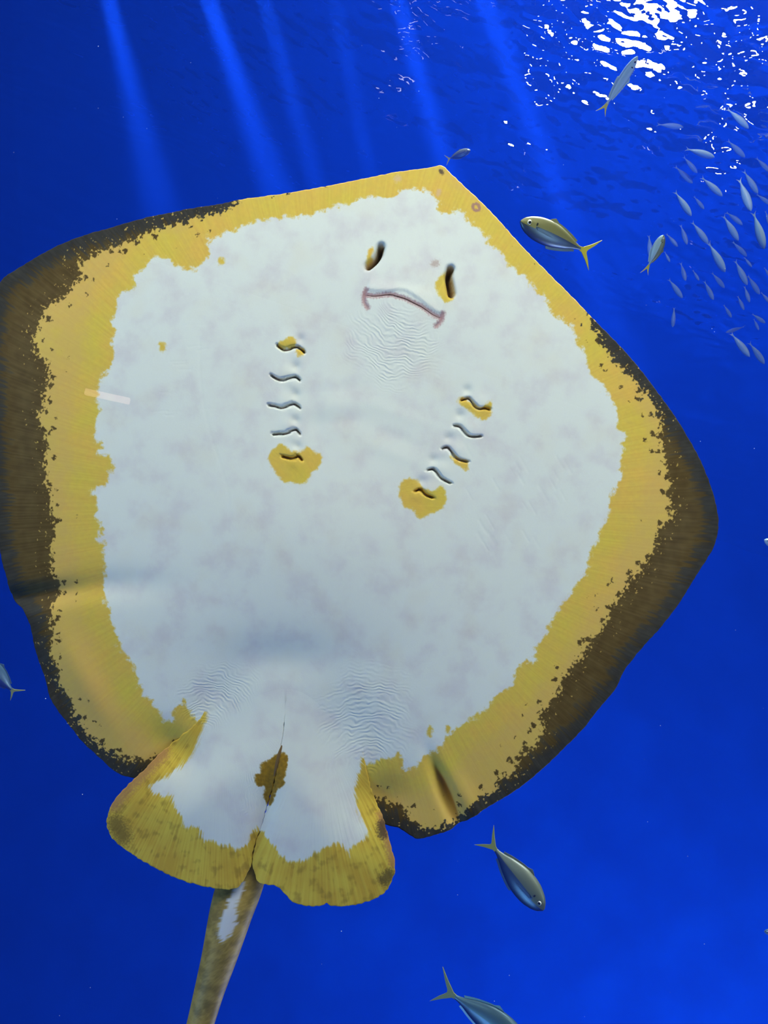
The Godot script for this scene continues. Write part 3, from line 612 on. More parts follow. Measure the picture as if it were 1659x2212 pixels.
func fin_height(x: float, y: float) -> float:
	var p := Vector2(x, y)
	var q := p - CHORD_MID
	var u := q.dot(CHORD_U) / CHORD_HALF
	var v := q.dot(Vector2(-CHORD_U.y, CHORD_U.x))
	var t := -v + SAG * pow(maxf(0.0, 1.0 - u * u), 1.5)
	var lift := -0.4 + clampf(0.03 * t, -4.0, 0.0) + 20.0 * pow(smoothstep(0.0, 170.0, t), 1.4)
	var m := p - MID_START
	var s := m.dot(MID_DIR)
	var w := absf(m.cross(MID_DIR))
	lift -= 12.0 * exp(-pow(w / 16.0, 2.0)) * smoothstep(20.0, 110.0, s)
	for c in FIN_CENTRES:
		lift += 9.0 * exp(-p.distance_squared_to(c) / 8100.0)
	return belly(x, y) + lift

func prepare_slits() -> void:
	curtain_edge = smooth_open(CURTAIN, 40)
	curtain = curtain_edge
	var add := func(line: Array, width: float, depth: float, flap: bool):
		var pts := smooth_open(line, 14)
		var box := Rect2(pts[0], Vector2.ZERO)
		for p in pts:
			box = box.expand(p)
		var d := {"line": pts, "width": width, "depth": depth, "box": box.grow(26.0)}
		if flap:
			var mid := pts[7]
			var left_side := mid.x < -20.0
			var inner := pts[13] if left_side else pts[0]
			d.flap = mid + Vector2(-4, 9) if left_side else mid + Vector2(7, 8)
			d.pit = inner + (Vector2(-6, 20) if left_side else Vector2(8, 16))
			d.knob = inner + (Vector2(-9, -7) if left_side else Vector2(2, -8))
		slits.append(d)
	for g in GILLS:
		add.call(g, 1.9, 12.0, true)
	for n in NOSTRILS:
		add.call(n, 4.2, 44.0, false)
	add.call(MOUTH, 1.8, 1.8, false)
	for l in LIPS:
		add.call(l, 2.0, 2.0, false)

# a fleshy plate: belly side, rounded rim and back
func plate(outline: PackedVector2Array, hub: Vector2, height: int, rings: int, rim: float, edge: float, hump: float, window: Rect2, ragged: float) -> ArrayMesh:
	var n := outline.size()
	var vs := PackedVector3Array()
	var rough := noise(0.09, 31, 2)
	var pts := PackedVector2Array()
	for i in n:
		var a := TAU * i / n
		var r := rough.get_noise_2d(cos(a) * n * 0.35, sin(a) * n * 0.35)
		pts.append(outline[i] + (outline[i] - hub).normalized() * r * ragged)
	var inner := PackedVector2Array()
	for i in n:
		inner.append(pts[i] - (pts[i] - hub).normalized() * rim)
	var zr := PackedFloat32Array()
	for k in rings + 1:
		var f := lerpf(0.0002, 1.0, pow(float(k) / rings, 0.92))
		for i in n:
			var p := hub.lerp(inner[i], f)
			var z := belly_detail(p.x, p.y) if height == 0 else fin_height(p.x, p.y)
			vs.append(Vector3(p.x, p.y, z))
			if k == rings: zr.append(z)
	for j in range(1, 8):
		var a := PI * j / 8.0
		for i in n:
			var p := inner[i].lerp(pts[i], sin(a))
			vs.append(Vector3(p.x, p.y, zr[i] - edge * (1.0 - cos(a))))
	var front := rings + 8
	for j in 17:
		var f := lerpf(1.0, 0.0002, j / 16.0)
		for i in n:
			var p := hub.lerp(inner[i], f)
			var z: float = lerpf(belly(p.x, p.y) if height == 0 else fin_height(p.x, p.y), zr[i], pow(f, 8.0))
			vs.append(Vector3(p.x, p.y, z - 2.0 * edge - hump * (1.0 - f * f)))
	var rows := front + 17
	var ns := grid_normals(vs, rows, n)
	var uv := PackedVector2Array()
	uv.resize(vs.size())
	for i in vs.size():
		uv[i] = Vector2((vs[i].x - window.position.x) / window.size.x, (window.position.y - vs[i].y) / window.size.y)
		vs[i] = vs[i] * 0.001
	var all := grid_index(rows, n)
	var cut := (front - 4) * n * 6
	var am := mesh_of(vs, ns, all.slice(0, cut), uv)
	return mesh_of(vs, ns, all.slice(cut), uv, PackedColorArray(), am)

func stingray() -> void:
	prepare_slits()
	var ray := thing("stingray", "large stingray showing its white belly with yellow and dark brown margins", "stingray", RAY_AT)
	ray.rotation_degrees = RAY_TURN
	var back := paint(Color(0.33, 0.27, 0.17), 0.6)
	var skin := disc_skin()
	var m := plate(smooth_closed(OUTLINE, 1300), DISC_HUB, 0, 190, 2.6, 2.4, 110.0, Rect2(SKIN_X, SKIN_Y, SKIN_W, SKIN_H), 0.9)
	m.surface_set_material(0, skin)
	m.surface_set_material(1, back)
	put("body", m, null, ray)
	var fin_skin := fins_skin()
	for k in 2:
		var line: Array = (FIN_LEFT if k == 0 else FIN_RIGHT).duplicate()
		line.reverse()
		var f := plate(smooth_closed(line, 520), HUB_LEFT if k == 0 else HUB_RIGHT, 1, 90, 2.2, 2.0, 3.0, Rect2(FIN_X, FIN_Y, FIN_W, FIN_H), 1.6)
		f.surface_set_material(0, fin_skin)
		f.surface_set_material(1, back)
		put("pelvic_fin", f, null, ray)
	put("tail", tail_mesh(), tail_skin(), ray)
	var flesh := paint(Color(0.79, 0.64, 0.60), 0.7, 0.3)
	for g in GILLS.size():
		put("gill_slit", cord(smooth_open(GILLS[g], 24), 0, 1.2, 1.6, -10.0), flesh, ray)
	var hollow := paint(Color(0.74, 0.61, 0.48), 0.8, 0.2)
	for g in NOSTRILS:
		put("nostril", cord(smooth_open(g, 24), 0, 3.0, 5.0, -40.0, true), hollow, ray)
	put("mouth", cord(smooth_open(MOUTH, 40), 0, 0.9, 0.9, -1.2), paint(Color(0.33, 0.2, 0.2), 0.5), ray)
	put("vent", cord(smooth_open(VENT, 20), 1, 2.6, 2.2, -0.9), paint(Color(0.42, 0.31, 0.15), 0.7), ray)

# a soft cord of flesh lying in a groove: half width, half height and level, in mm
func cord(line: PackedVector2Array, height: int, half_w: float, half_h: float, level: float, blunt := false) -> ArrayMesh:
	var n := line.size()
	var vs := PackedVector3Array()
	for k in n:
		var p := line[k]
		var f := float(k) / (n - 1)
		var r := pow(sin(PI * clampf(f, 0.01, 0.99)), 0.55) * (1.25 - 0.4 * f if not blunt else 1.15 - 0.65 * f)
		var along := (line[mini(k + 1, n - 1)] - line[maxi(k - 1, 0)]).normalized()
		var side := Vector2(along.y, -along.x)
		var z := (belly(p.x, p.y) if height == 0 else fin_height(p.x, p.y)) + level
		for i in 12:
			var a := -TAU * i / 12.0
			var q := p + side * cos(a) * half_w * r
			vs.append(Vector3(q.x, q.y, z + sin(a) * half_h * r) * 0.001)
	return mesh_of(vs, grid_normals(vs, n, 12), grid_index(n, 12))

func tail_mesh() -> ArrayMesh:
	var a := smooth_open(TAIL_LEFT, 260)
	var b := smooth_open(TAIL_RIGHT, 260)
	var white := smooth_closed(TAIL_WHITE[0], 50)
	var vs := PackedVector3Array()
	var cs := PackedColorArray()
	var n1 := noise(0.035, 4, 3)
	var n2 := noise(0.16, 8, 2)
	for k in 260:
		var mid := (a[k] + b[k]) / 2.0
		var half := (b[k] - a[k]) / 2.0
		var sag := -46.0 - 16.0 * smoothstep(0.0, 1.0, k / 260.0) + 14.0 * smoothstep(0.0, 0.25, k / 260.0)
		for i in 48:
			var t := -TAU * i / 48.0
			var p := mid - half * cos(t)
			vs.append(Vector3(p.x, p.y, sag + sin(t) * half.length() * 0.8) * 0.001)
			var v1 := n1.get_noise_2d(p.x, p.y)
			var v2 := n2.get_noise_2d(p.x, p.y)
			var c := Color(0.66, 0.56, 0.30).lerp(Color(0.50, 0.42, 0.22), clampf(0.5 + 1.1 * v1 + 0.5 * v2, 0.0, 1.0))
			if sin(t) > 0.0:
				c = c.lerp(Color(0.78, 0.78, 0.80), smoothstep(-2.0, 2.0, inside_by(p, white) + 6.0 * v2))
			cs.append(c.srgb_to_linear())
	return mesh_of(vs, grid_normals(vs, 260, 48), grid_index(260, 48), PackedVector2Array(), cs)

func tail_skin() -> StandardMaterial3D:
	var m := paint(Color(1, 1, 1), 0.55, 0.35)
	m.vertex_color_use_as_albedo = true
	return m

func skin_material(albedo: ImageTexture, relief: ImageTexture) -> StandardMaterial3D:
	var m := paint(Color(1, 1, 1), 0.55, 0.2)
	m.albedo_texture = albedo
	m.texture_repeat = false
	m.heightmap_enabled = true
	m.heightmap_texture = relief
	m.heightmap_scale = 0.2
	return m

# carve or raise a line in the relief picture
func stroke(relief: PackedByteArray, size: Vector2i, origin: Vector2, mm: float, line: PackedVector2Array, radius: float, amount: float) -> void:
	var box := Rect2(line[0], Vector2.ZERO)
	for p in line:
		box = box.expand(p)
	box = box.grow(radius * 2.2)
	for j in range(maxi(0, int((origin.y - box.end.y) / mm)), mini(size.y, int((origin.y - box.position.y) / mm))):
		for i in range(maxi(0, int((box.position.x - origin.x) / mm)), mini(size.x, int((box.end.x - origin.x) / mm))):
			var d := near_line(Vector2(origin.x + (i + 0.5) * mm, origin.y - (j + 0.5) * mm), line)
			if d < radius * 2.2:
				var k := j * size.x + i
				relief[k] = clampi(int(relief[k] + amount * exp(-pow(d / radius, 2.0))), 0, 255)

# folds that run in arcs round a point
func folds(relief: PackedByteArray, size: Vector2i, origin: Vector2, mm: float, round_: Vector2, middle: Vector2, reach: Vector2, turn: float, pitch: float, amount: float, warp: FastNoiseLite) -> void:
	var r := maxf(reach.x, reach.y) * 1.5
	var ct := cos(turn)
	var sn := sin(turn)
	for j in range(maxi(0, int((origin.y - middle.y - r) / mm)), mini(size.y, int((origin.y - middle.y + r) / mm))):
		for i in range(maxi(0, int((middle.x - r - origin.x) / mm)), mini(size.x, int((middle.x + r - origin.x) / mm))):
			var p := Vector2(origin.x + (i + 0.5) * mm, origin.y - (j + 0.5) * mm)
			var q := p - middle
			var e := Vector2((q.x * ct + q.y * sn) / reach.x, (q.y * ct - q.x * sn) / reach.y).length()
			if e > 1.4:
				continue
			var v := warp.get_noise_2d(p.x, p.y)
			var w := warp.get_noise_2d(p.x * 3.0 + 400.0, p.y * 3.0)
			var s := sin(TAU * (p.distance_to(round_) + 9.0 * v + 2.0 * w) / pitch)
			var k := j * size.x + i
			relief[k] = clampi(int(relief[k] + amount * s * (0.65 + 0.9 * w) * (1.0 - smoothstep(0.45, 1.35, e + 0.3 * v))), 0, 255)

func disc_skin() -> StandardMaterial3D:
	var size := Vector2i(1530, 1440)
	var mm := SKIN_W / size.x
	var rim := field(Array(smooth_closed(OUTLINE, 150)), SKIN_X, SKIN_Y, SKIN_W, SKIN_H, 8.0, size)
	var white := field(WHITE, SKIN_X, SKIN_Y, SKIN_W, SKIN_H, 6.0, size)
	var light := field(LIGHT, SKIN_X, SKIN_Y, SKIN_W, SKIN_H, 6.0, size)
	var spots := patches(PATCHES, SKIN_X, SKIN_Y, SKIN_W, SKIN_H, size)
	var n_lobe := grey(0.030, 11, 2, size)
	var n_fine := grey(0.085, 12, 3, size)
	var n_dot := grey(0.105, 13, 2, size)
	var n_wide := grey(0.0075, 14, 3, size)
	var n_mauve := grey(0.0125, 15, 5, size)
	var n_grain := grey(0.30, 16, 2, size)
	var streak := noise(1.0, 17, 2)
	var cell := noise(0.085, 18, 1, FastNoiseLite.TYPE_CELLULAR)
	cell.cellular_jitter = 1.0
	cell.cellular_return_type = FastNoiseLite.RETURN_DISTANCE
	var ids := noise(0.085, 18, 1, FastNoiseLite.TYPE_CELLULAR)
	ids.cellular_jitter = 1.0
	ids.cellular_return_type = FastNoiseLite.RETURN_CELL_VALUE
	var rgb := PackedByteArray()
	rgb.resize(size.x * size.y * 3)
	var relief := PackedByteArray()
	relief.resize(size.x * size.y)
	relief.fill(128)
	for j in size.y:
		var y := SKIN_Y - (j + 0.5) * mm
		for i in size.x:
			var k := j * size.x + i
			var edge := rim[k]
			if edge < -12.0:
				continue
			var x := SKIN_X + (i + 0.5) * mm
			var lobe := n_lobe[k] / 127.5 - 1.0
			var fine := n_fine[k] / 127.5 - 1.0
			var grain := n_grain[k] / 127.5 - 1.0
			var w := maxf(0.0, white[k] + 6.0 * lobe + 5.0 * fine) if white[k] > 0 else white[k] + 6.0 * lobe + 5.0 * fine
			w = white[k] + 6.0 * lobe + 5.0 * fine
			var wide := n_wide[k] / 127.5 - 1.0
			var r := 0.0
			var g := 0.0
			var b := 0.0
			var h := 128.0 + 4.0 * grain
			if w > -6.0:
				# white belly with faint mauve and warm mottling
				var mv := smoothstep(-0.3, 0.9, n_mauve[k] / 127.5 - 1.0 + 0.12 * fine) * 0.5
				var wm := clampf(wide * 0.9 - 0.1, 0.0, 1.0)
				r = 0.845 - 0.075 * mv - 0.01 * wm + 0.012 * grain
				g = 0.855 - 0.125 * mv - 0.03 * wm + 0.012 * grain
				b = 0.840 - 0.070 * mv - 0.05 * wm + 0.012 * grain
			var y_share := maxf(1.0 - smoothstep(-3.4, 3.4, w + 1.5 * grain), smoothstep(-2.6, 2.6, spots[k] + 3.0 * fine + grain))
			if y_share > 0.0:
				var q := Vector2(x, y) - DISC_HUB
				var a := q.angle()
				var st := streak.get_noise_2d(a * 95.0, q.length() * 0.006)
				var t := clampf(0.5 + 0.75 * wide + 0.25 * lobe + 0.22 * st, 0.0, 1.0)
				var yr := lerpf(0.84, 0.81, t) + 0.022 * st + 0.02 * fine
				var yg := lerpf(0.68, 0.715, t) + 0.022 * st + 0.02 * fine
				var yb := lerpf(0.33, 0.30, t) + 0.015 * st
				# lemon tint close to the white, tan further out
				var tan_ := clampf(smoothstep(-20.0, -60.0, w) + 0.5 * lobe, 0.0, 1.0)
				yr = lerpf(yr, 0.80, tan_ * 0.6)
				yg = lerpf(yg, 0.645, tan_ * 0.6)
				yb = lerpf(yb, 0.39, tan_ * 0.6)
				h += 5.0 * st
				var dk := light[k]
				if dk < 46.0:
					var dot := n_dot[k] / 127.5 - 1.0
					var dark := -dk + 9.0 * dot + 4.0 * fine + 3.0 * lobe
					var share := smoothstep(-1.6, 1.6, dark)
					if dk > -4.0:
						var id := ids.get_noise_2d(x, y)
						var rad := (0.26 + 0.3 * id) * (1.0 - dk / 46.0)
						share = maxf(share, (1.0 - smoothstep(rad - 0.12, rad + 0.02, cell.get_noise_2d(x + 5.0 * fine, y + 5.0 * dot) + 1.0)) * step_(0.5, id + 0.3 - dk / 60.0))
					elif dot + 0.6 * fine > 0.62 and dk > -26.0:
						share *= 1.0 - smoothstep(0.62, 0.75, dot + 0.6 * fine) * 0.8
					if share > 0.0:
						# brown inside, slate along the outer edge, broken by the fin rays
						var slate := smoothstep(8.0, -10.0, edge - 24.0 - 16.0 * st - 10.0 * lobe)
						var dr := lerpf(0.345, 0.215, slate) + 0.035 * st + 0.03 * lobe
						var dg := lerpf(0.275, 0.205, slate) + 0.03 * st + 0.03 * lobe
						var db := lerpf(0.155, 0.195, slate) + 0.025 * st + 0.02 * lobe
						yr = lerpf(yr, dr, share)
						yg = lerpf(yg, dg, share)
						yb = lerpf(yb, db, share)
						h += 14.0 * st * smoothstep(120.0, 30.0, edge)
				r = lerpf(r, yr, y_share)
				g = lerpf(g, yg, y_share)
				b = lerpf(b, yb, y_share)
			rgb[k * 3] = clampi(int(r * 255.0), 0, 255)
			rgb[k * 3 + 1] = clampi(int(g * 255.0), 0, 255)
			rgb[k * 3 + 2] = clampi(int(b * 255.0), 0, 255)
			relief[k] = clampi(int(h), 0, 255)
	var o := Vector2(SKIN_X, SKIN_Y)
	# pink flesh lines round the mouth, marks near the nose
	var rose := Color(0.62, 0.47, 0.50)
	for l in [MOUTH, LIPS[0], LIPS[1]]:
		dye(rgb, size, o, mm, smooth_open(l, 20), 4.5, rose, 0.75)
	for g in NOSTRILS:
		dye(rgb, size, o, mm, smooth_open(g, 20), 5.0, Color(0.77, 0.66, 0.52), 0.9)
	dye(rgb, size, o, mm, PackedVector2Array([SPOT_NOSE, SPOT_NOSE + Vector2(2, -3)]), 3.5, Color(0.36, 0.30, 0.24), 0.95)
	dye(rgb, size, o, mm, smooth_closed([SPOT_RING + Vector2(4, 5), SPOT_RING + Vector2(5, -4), SPOT_RING + Vector2(-3, -4), SPOT_RING + Vector2(-4, 4)], 20), 2.6, Color(0.62, 0.46, 0.44), 0.9)
	dye(rgb, size, o, mm, PackedVector2Array([SPOT_PINK, SPOT_PINK + Vector2(2, 6)]), 4.0, Color(0.80, 0.66, 0.55), 0.7)
	dye(rgb, size, o, mm, PackedVector2Array([SPOT_PALE, SPOT_PALE + Vector2(1, 1)]), 6.0, Color(0.82, 0.70, 0.58), 0.7)
	dye(rgb, size, o, mm, PackedVector2Array([SPOT_BROW, SPOT_BROW + Vector2(3, 1)]), 6.0, Color(0.66, 0.56, 0.52), 0.6)
	# wrinkles
	var warp := noise(0.02, 41, 2)
	folds(relief, size, o, mm, CHIN + Vector2(32, 106), CHIN + Vector2(-8, -8), Vector2(68, 60), -0.35, 5.6, 46.0, warp)
	folds(relief, size, o, mm, CREASE_LEFT + Vector2(8, -18), CREASE_LEFT + Vector2(28, 40), Vector2(62, 42), 0.5, 5.4, 42.0, warp)
	folds(relief, size, o, mm, CREASE_RIGHT + Vector2(-2, -26), CREASE_RIGHT + Vector2(-6, 70), Vector2(66, 84), -0.2, 6.6, 40.0, warp)
	folds(relief, size, o, mm, CREASE_RIGHT + Vector2(-100, -200), CREASE_RIGHT + Vector2(-110, 70), Vector2(90, 40), 0.0, 7.0, 14.0, warp)
	# veins and small creases
	var rng := RandomNumberGenerator.new()
	rng.seed = 77
	stroke(relief, size, o, mm, smooth_open([DISC_HUB + Vector2(-210, 260), DISC_HUB + Vector2(-208, 190), DISC_HUB + Vector2(-195, 120), DISC_HUB + Vector2(-175, 60), DISC_HUB + Vector2(-162, 10), DISC_HUB + Vector2(-163, -40)], 20), 3.0, -16.0)
	stroke(relief, size, o, mm, smooth_open([DISC_HUB + Vector2(190, -70), DISC_HUB + Vector2(235, -30), DISC_HUB + Vector2(300, 15), DISC_HUB + Vector2(345, 70)], 20), 4.0, -16.0)
	for n in 26:
		var p := DISC_HUB + Vector2(rng.randf_range(200, 360), rng.randf_range(-60, 110))
		var l := rng.randf_range(10, 26)
		stroke(relief, size, o, mm, PackedVector2Array([p, p + Vector2(0.5, -0.86) * l]), rng.randf_range(1.5, 3.0), rng.randf_range(-10, -30))
	for n in 14:
		var p := DISC_HUB + Vector2(rng.randf_range(-290, -200), rng.randf_range(120, 290))
		stroke(relief, size, o, mm, PackedVector2Array([p, p + Vector2(rng.randf_range(12, 26), rng.randf_range(-1, 4))]), 1.8, rng.randf_range(-8, -20))
	return skin_material(as_texture(rgb, size, Image.FORMAT_RGB8), as_texture(relief, size, Image.FORMAT_L8))

func step_(a: float, x: float) -> float:
	return 1.0 if x > a else 0.0

func dye(rgb: PackedByteArray, size: Vector2i, origin: Vector2, mm: float, line: PackedVector2Array, radius: float, c: Color, share: float) -> void:
	var box := Rect2(line[0], Vector2.ZERO)
	for p in line:
		box = box.expand(p)
	box = box.grow(radius * 2.0)
	var grain := noise(0.25, 55, 2)
	for j in range(maxi(0, int((origin.y - box.end.y) / mm)), mini(size.y, int((origin.y - box.position.y) / mm))):
		for i in range(maxi(0, int((box.position.x - origin.x) / mm)), mini(size.x, int((box.end.x - origin.x) / mm))):
			var p := Vector2(origin.x + (i + 0.5) * mm, origin.y - (j + 0.5) * mm)
			var d := near_line(p, line) + radius * 0.5 * grain.get_noise_2d(p.x, p.y)
			if d < radius * 2.0:
				var s := share * (1.0 - smoothstep(radius * 0.3, radius * 1.4, d))
				var k := (j * size.x + i) * 3
				rgb[k] = int(lerpf(rgb[k], c.r * 255.0, s))
				rgb[k + 1] = int(lerpf(rgb[k + 1], c.g * 255.0, s))
				rgb[k + 2] = int(lerpf(rgb[k + 2], c.b * 255.0, s))

func fins_skin() -> StandardMaterial3D:
	var size := Vector2i(680, 536)
	var mm := FIN_W / size.x
	var white := field(FIN_WHITE, FIN_X, FIN_Y, FIN_W, FIN_H, 4.0, size)
	var spots := patches(FIN_PATCHES, FIN_X, FIN_Y, FIN_W, FIN_H, size)
	var n_lobe := grey(0.028, 61, 2, size)
	var n_fine := grey(0.09, 62, 3, size)
	var n_wide := grey(0.010, 63, 3, size)
	var n_grain := grey(0.3, 64, 2, size)
	var mauve := noise(0.0125, 15, 5)
	var per := 1530.0 / SKIN_W
	var streak := noise(1.0, 65, 2)
	var rgb := PackedByteArray()
	rgb.resize(size.x * size.y * 3)
	var relief := PackedByteArray()
	relief.resize(size.x * size.y)
	var hubs := [CREASE_LEFT + Vector2(40, 50), CREASE_RIGHT + Vector2(-80, 70)]
	for j in size.y:
		for i in size.x:
			var k := j * size.x + i
			var p := Vector2(FIN_X + (i + 0.5) * mm, FIN_Y - (j + 0.5) * mm)
			var side := 0 if (p - MID_START).cross(MID_DIR) > 0.0 else 1
			var q: Vector2 = p - hubs[side]
			var st := streak.get_noise_2d(q.angle() * (60.0 if side == 0 else 38.0), q.length() * 0.008 + 30.0 * side)
			var lobe := n_lobe[k] / 127.5 - 1.0
			var fine := n_fine[k] / 127.5 - 1.0
			var wide := n_wide[k] / 127.5 - 1.0
			var grain := n_grain[k] / 127.5 - 1.0
			var w := white[k] + 3.0 * lobe + 2.0 * fine + 5.0 * st
			var far := smoothstep(60.0, 190.0, q.length())
			var mv := smoothstep(-0.3, 0.9, mauve.get_noise_2d((p.x - SKIN_X) * per, (SKIN_Y - p.y) * per)) * 0.5
			var c := Color(0.845 - 0.075 * mv + 0.012 * grain, 0.855 - 0.125 * mv + 0.012 * grain, 0.840 - 0.070 * mv + 0.012 * grain)
			var y_share := maxf(1.0 - smoothstep(-3.0, 3.0, w), smoothstep(-1.8, 1.8, spots[k] + 2.5 * fine))
			if y_share > 0.0:
				var yl := Color(0.78, 0.63, 0.25).lerp(Color(0.84, 0.73, 0.30), clampf(0.5 + 0.6 * st + 0.8 * wide, 0.0, 1.0))
				yl = yl.lerp(Color(0.52, 0.43, 0.19), clampf(0.8 * lobe - 0.3 * st + 0.2 * fine - 0.12, 0.0, 0.45))
				if spots[k] > -3.0:
					yl = Color(0.62, 0.47, 0.15).lerp(Color(0.52, 0.40, 0.15), clampf(0.5 + fine, 0.0, 1.0))
				c = c.lerp(yl, y_share)
			rgb[k * 3] = clampi(int(c.r * 255.0), 0, 255)
			rgb[k * 3 + 1] = clampi(int(c.g * 255.0), 0, 255)
			rgb[k * 3 + 2] = clampi(int(c.b * 255.0), 0, 255)
			relief[k] = clampi(int(128.0 + 4.0 * grain + (30.0 if side == 1 else 14.0) * st * far), 0, 255)
	var o := Vector2(FIN_X, FIN_Y)
	# tan leading edges and a few dark smudges
	dye(rgb, size, o, mm, smooth_open([FIN_LEFT[7], FIN_LEFT[8], FIN_LEFT[9], FIN_LEFT[10]], 24), 15.0, Color(0.66, 0.47, 0.33), 0.75)
	dye(rgb, size, o, mm, smooth_open([FIN_RIGHT[22], FIN_RIGHT[23], FIN_RIGHT[24], FIN_RIGHT[25]], 24), 10.0, Color(0.66, 0.46, 0.33), 0.7)
	dye(rgb, size, o, mm, PackedVector2Array([FIN_RIGHT[24] + Vector2(-6, 4), FIN_RIGHT[24] + Vector2(-5, -8)]), 9.0, Color(0.30, 0.24, 0.20), 0.8)
	dye(rgb, size, o, mm, PackedVector2Array([FIN_RIGHT[21] + Vector2(-8, 2), FIN_RIGHT[21] + Vector2(-14, -6)]), 11.0, Color(0.33, 0.28, 0.18), 0.7)
	dye(rgb, size, o, mm, PackedVector2Array([FIN_LEFT[12] + Vector2(14, 10), FIN_LEFT[12] + Vector2(24, -10)]), 16.0, Color(0.40, 0.33, 0.18), 0.65)
	var warp := noise(0.02, 41, 2)
	folds(relief, size, o, mm, CREASE_LEFT + Vector2(8, -18), CREASE_LEFT + Vector2(28, 40), Vector2(62, 42), 0.5, 5.4, 42.0, warp)
	folds(relief, size, o, mm, CREASE_RIGHT + Vector2(-2, -26), CREASE_RIGHT + Vector2(-6, 70), Vector2(66, 84), -0.2, 6.6, 40.0, warp)
	folds(relief, size, o, mm, MID_START + Vector2(-160, -60), MID_START + Vector2(-42, -85), Vector2(16, 62), -0.2, 5.0, 24.0, warp)
	stroke(relief, size, o, mm, smooth_open(CLEFT, 20), 2.5, -60.0)
	return skin_material(as_texture(rgb, size, Image.FORMAT_RGB8), as_texture(relief, size, Image.FORMAT_L8))

# ================================================================ fish
const HALF_DEPTH := [Vector2(0, 0.16), Vector2(0.08, 0.26), Vector2(0.25, 0.62), Vector2(0.45, 0.93), Vector2(0.6, 1.0), Vector2(0.75, 0.92), Vector2(0.88, 0.68), Vector2(0.96, 0.40), Vector2(1, 0.10)]

func along(s: float) -> float:
	for i in HALF_DEPTH.size() - 1:
		if s <= HALF_DEPTH[i + 1].x:
			var a: Vector2 = HALF_DEPTH[i]
			var b: Vector2 = HALF_DEPTH[i + 1]
			var pre: Vector2 = HALF_DEPTH[maxi(i - 1, 0)]
			var post: Vector2 = HALF_DEPTH[mini(i + 2, HALF_DEPTH.size() - 1)]
			return cubic_interpolate(a.y, b.y, pre.y, post.y, (s - a.x) / (b.x - a.x))
	return 0.1

func sway(s: float, bend: float, curl: float) -> float:
	return bend * (1.0 - s) * (1.0 - s) + curl * sin(PI * s)

# body one unit long from tail root (x = 0) to snout (x = 1); dorsal surface and flanks are two surfaces
func fish_body(deep: float, wide: float, bend: float, curl: float, rows: int, sides: int, top: Material, flank: Material) -> ArrayMesh:
	var vs := PackedVector3Array()
	for k in rows:
		var s := float(k) / (rows - 1)
		var h := along(s) * deep * 0.5
		var w := wide * 0.5 * pow(along(s), 0.8)
		for i in sides:
			var t := TAU * (i + 0.5) / sides
			vs.append(Vector3(s, cos(t) * h + 0.02 * deep * sin(PI * s), sin(t) * w + sway(s, bend, curl)))
	var ns := grid_normals(vs, rows, sides)
	var mid := 0.5 * (vs[sides * (rows / 2)] + vs[sides * (rows / 2) + sides / 2])
	if ns[sides * (rows / 2)].dot(vs[sides * (rows / 2)] - mid) < 0.0:
		for i in ns.size():
			ns[i] = -ns[i]
	var a := PackedInt32Array()
	var b := PackedInt32Array()
	for k in rows - 1:
		for i in sides:
			var p := k * sides + i
			var q := k * sides + (i + 1) % sides
			var c := cos(TAU * (i + 1.0) / sides)
			var upto := -0.02 if k > rows * 0.75 else 0.12
			(a if c > upto else b).append_array([p, p + sides, q + sides, p, q + sides, q])
	for i in range(1, sides - 1):
		var e := (rows - 1) * sides
		b.append_array([e, e + i + 1, e + i])
	var am := mesh_of(vs, ns, a)
	am.surface_set_material(0, top)
	mesh_of(vs, ns, b, PackedVector2Array(), PackedColorArray(), am)
	am.surface_set_material(1, flank)
	return am

# a thin fin cut from a flat outline, with real thickness, leaning with the body's bend
func blade(outline: Array, thick: float, bend: float, curl: float) -> ArrayMesh:
	var pts := PackedVector2Array(outline)
	if Geometry2D.is_polygon_clockwise(pts):
		pts.reverse()
	var tri := Geometry2D.triangulate_polygon(pts)
	var st := SurfaceTool.new()
	st.begin(Mesh.PRIMITIVE_TRIANGLES)
	var at := func(p: Vector2, z: float) -> Vector3:
		return Vector3(p.x, p.y, z + (sway(p.x, bend, curl) if p.x > 0.0 else bend - 2.0 * bend * p.x + curl * PI * p.x))
	for z in [thick / 2, -thick / 2]:
		for k in range(0, tri.size(), 3):
			var o := [tri[k], tri[k + 1], tri[k + 2]]
			if z > 0: o.reverse()
			for i in o:
				st.set_smooth_group(-1)
				st.add_vertex(at.call(pts[i], z))
	for i in pts.size():
		var p := pts[i]
		var q := pts[(i + 1) % pts.size()]
		for v in [[p, 1], [q, 1], [q, -1], [p, 1], [q, -1], [p, -1]]:
			st.add_vertex(at.call(v[0], v[1] * thick / 2))
	st.generate_normals()
	return st.commit()

func forked(spread: float, length: float) -> Array:
	return [Vector2(0.04, 0.022), Vector2(-0.04, 0.035), Vector2(-length * 0.55, spread * 0.52), Vector2(-length, spread), Vector2(-length * 0.72, spread * 0.50), Vector2(-length * 0.46, spread * 0.12),
		Vector2(-length * 0.42, 0.0), Vector2(-length * 0.46, -spread * 0.12), Vector2(-length * 0.72, -spread * 0.50), Vector2(-length, -spread), Vector2(-length * 0.55, -spread * 0.52), Vector2(-0.04, -0.035), Vector2(0.04, -0.022)]

func scales(c: Color, metal: float, rough: float) -> StandardMaterial3D:
	var m := paint(c, rough, 0.5)
	m.metallic = metal
	return m

func pose(o: Node3D, tail: Vector3, head: Vector3, up: Vector3) -> void:
	var x := head - tail
	var z := x.cross(up).normalized()
	var y := z.cross(x).normalized()
	o.transform = Transform3D(x, y * x.length(), z * x.length(), tail)

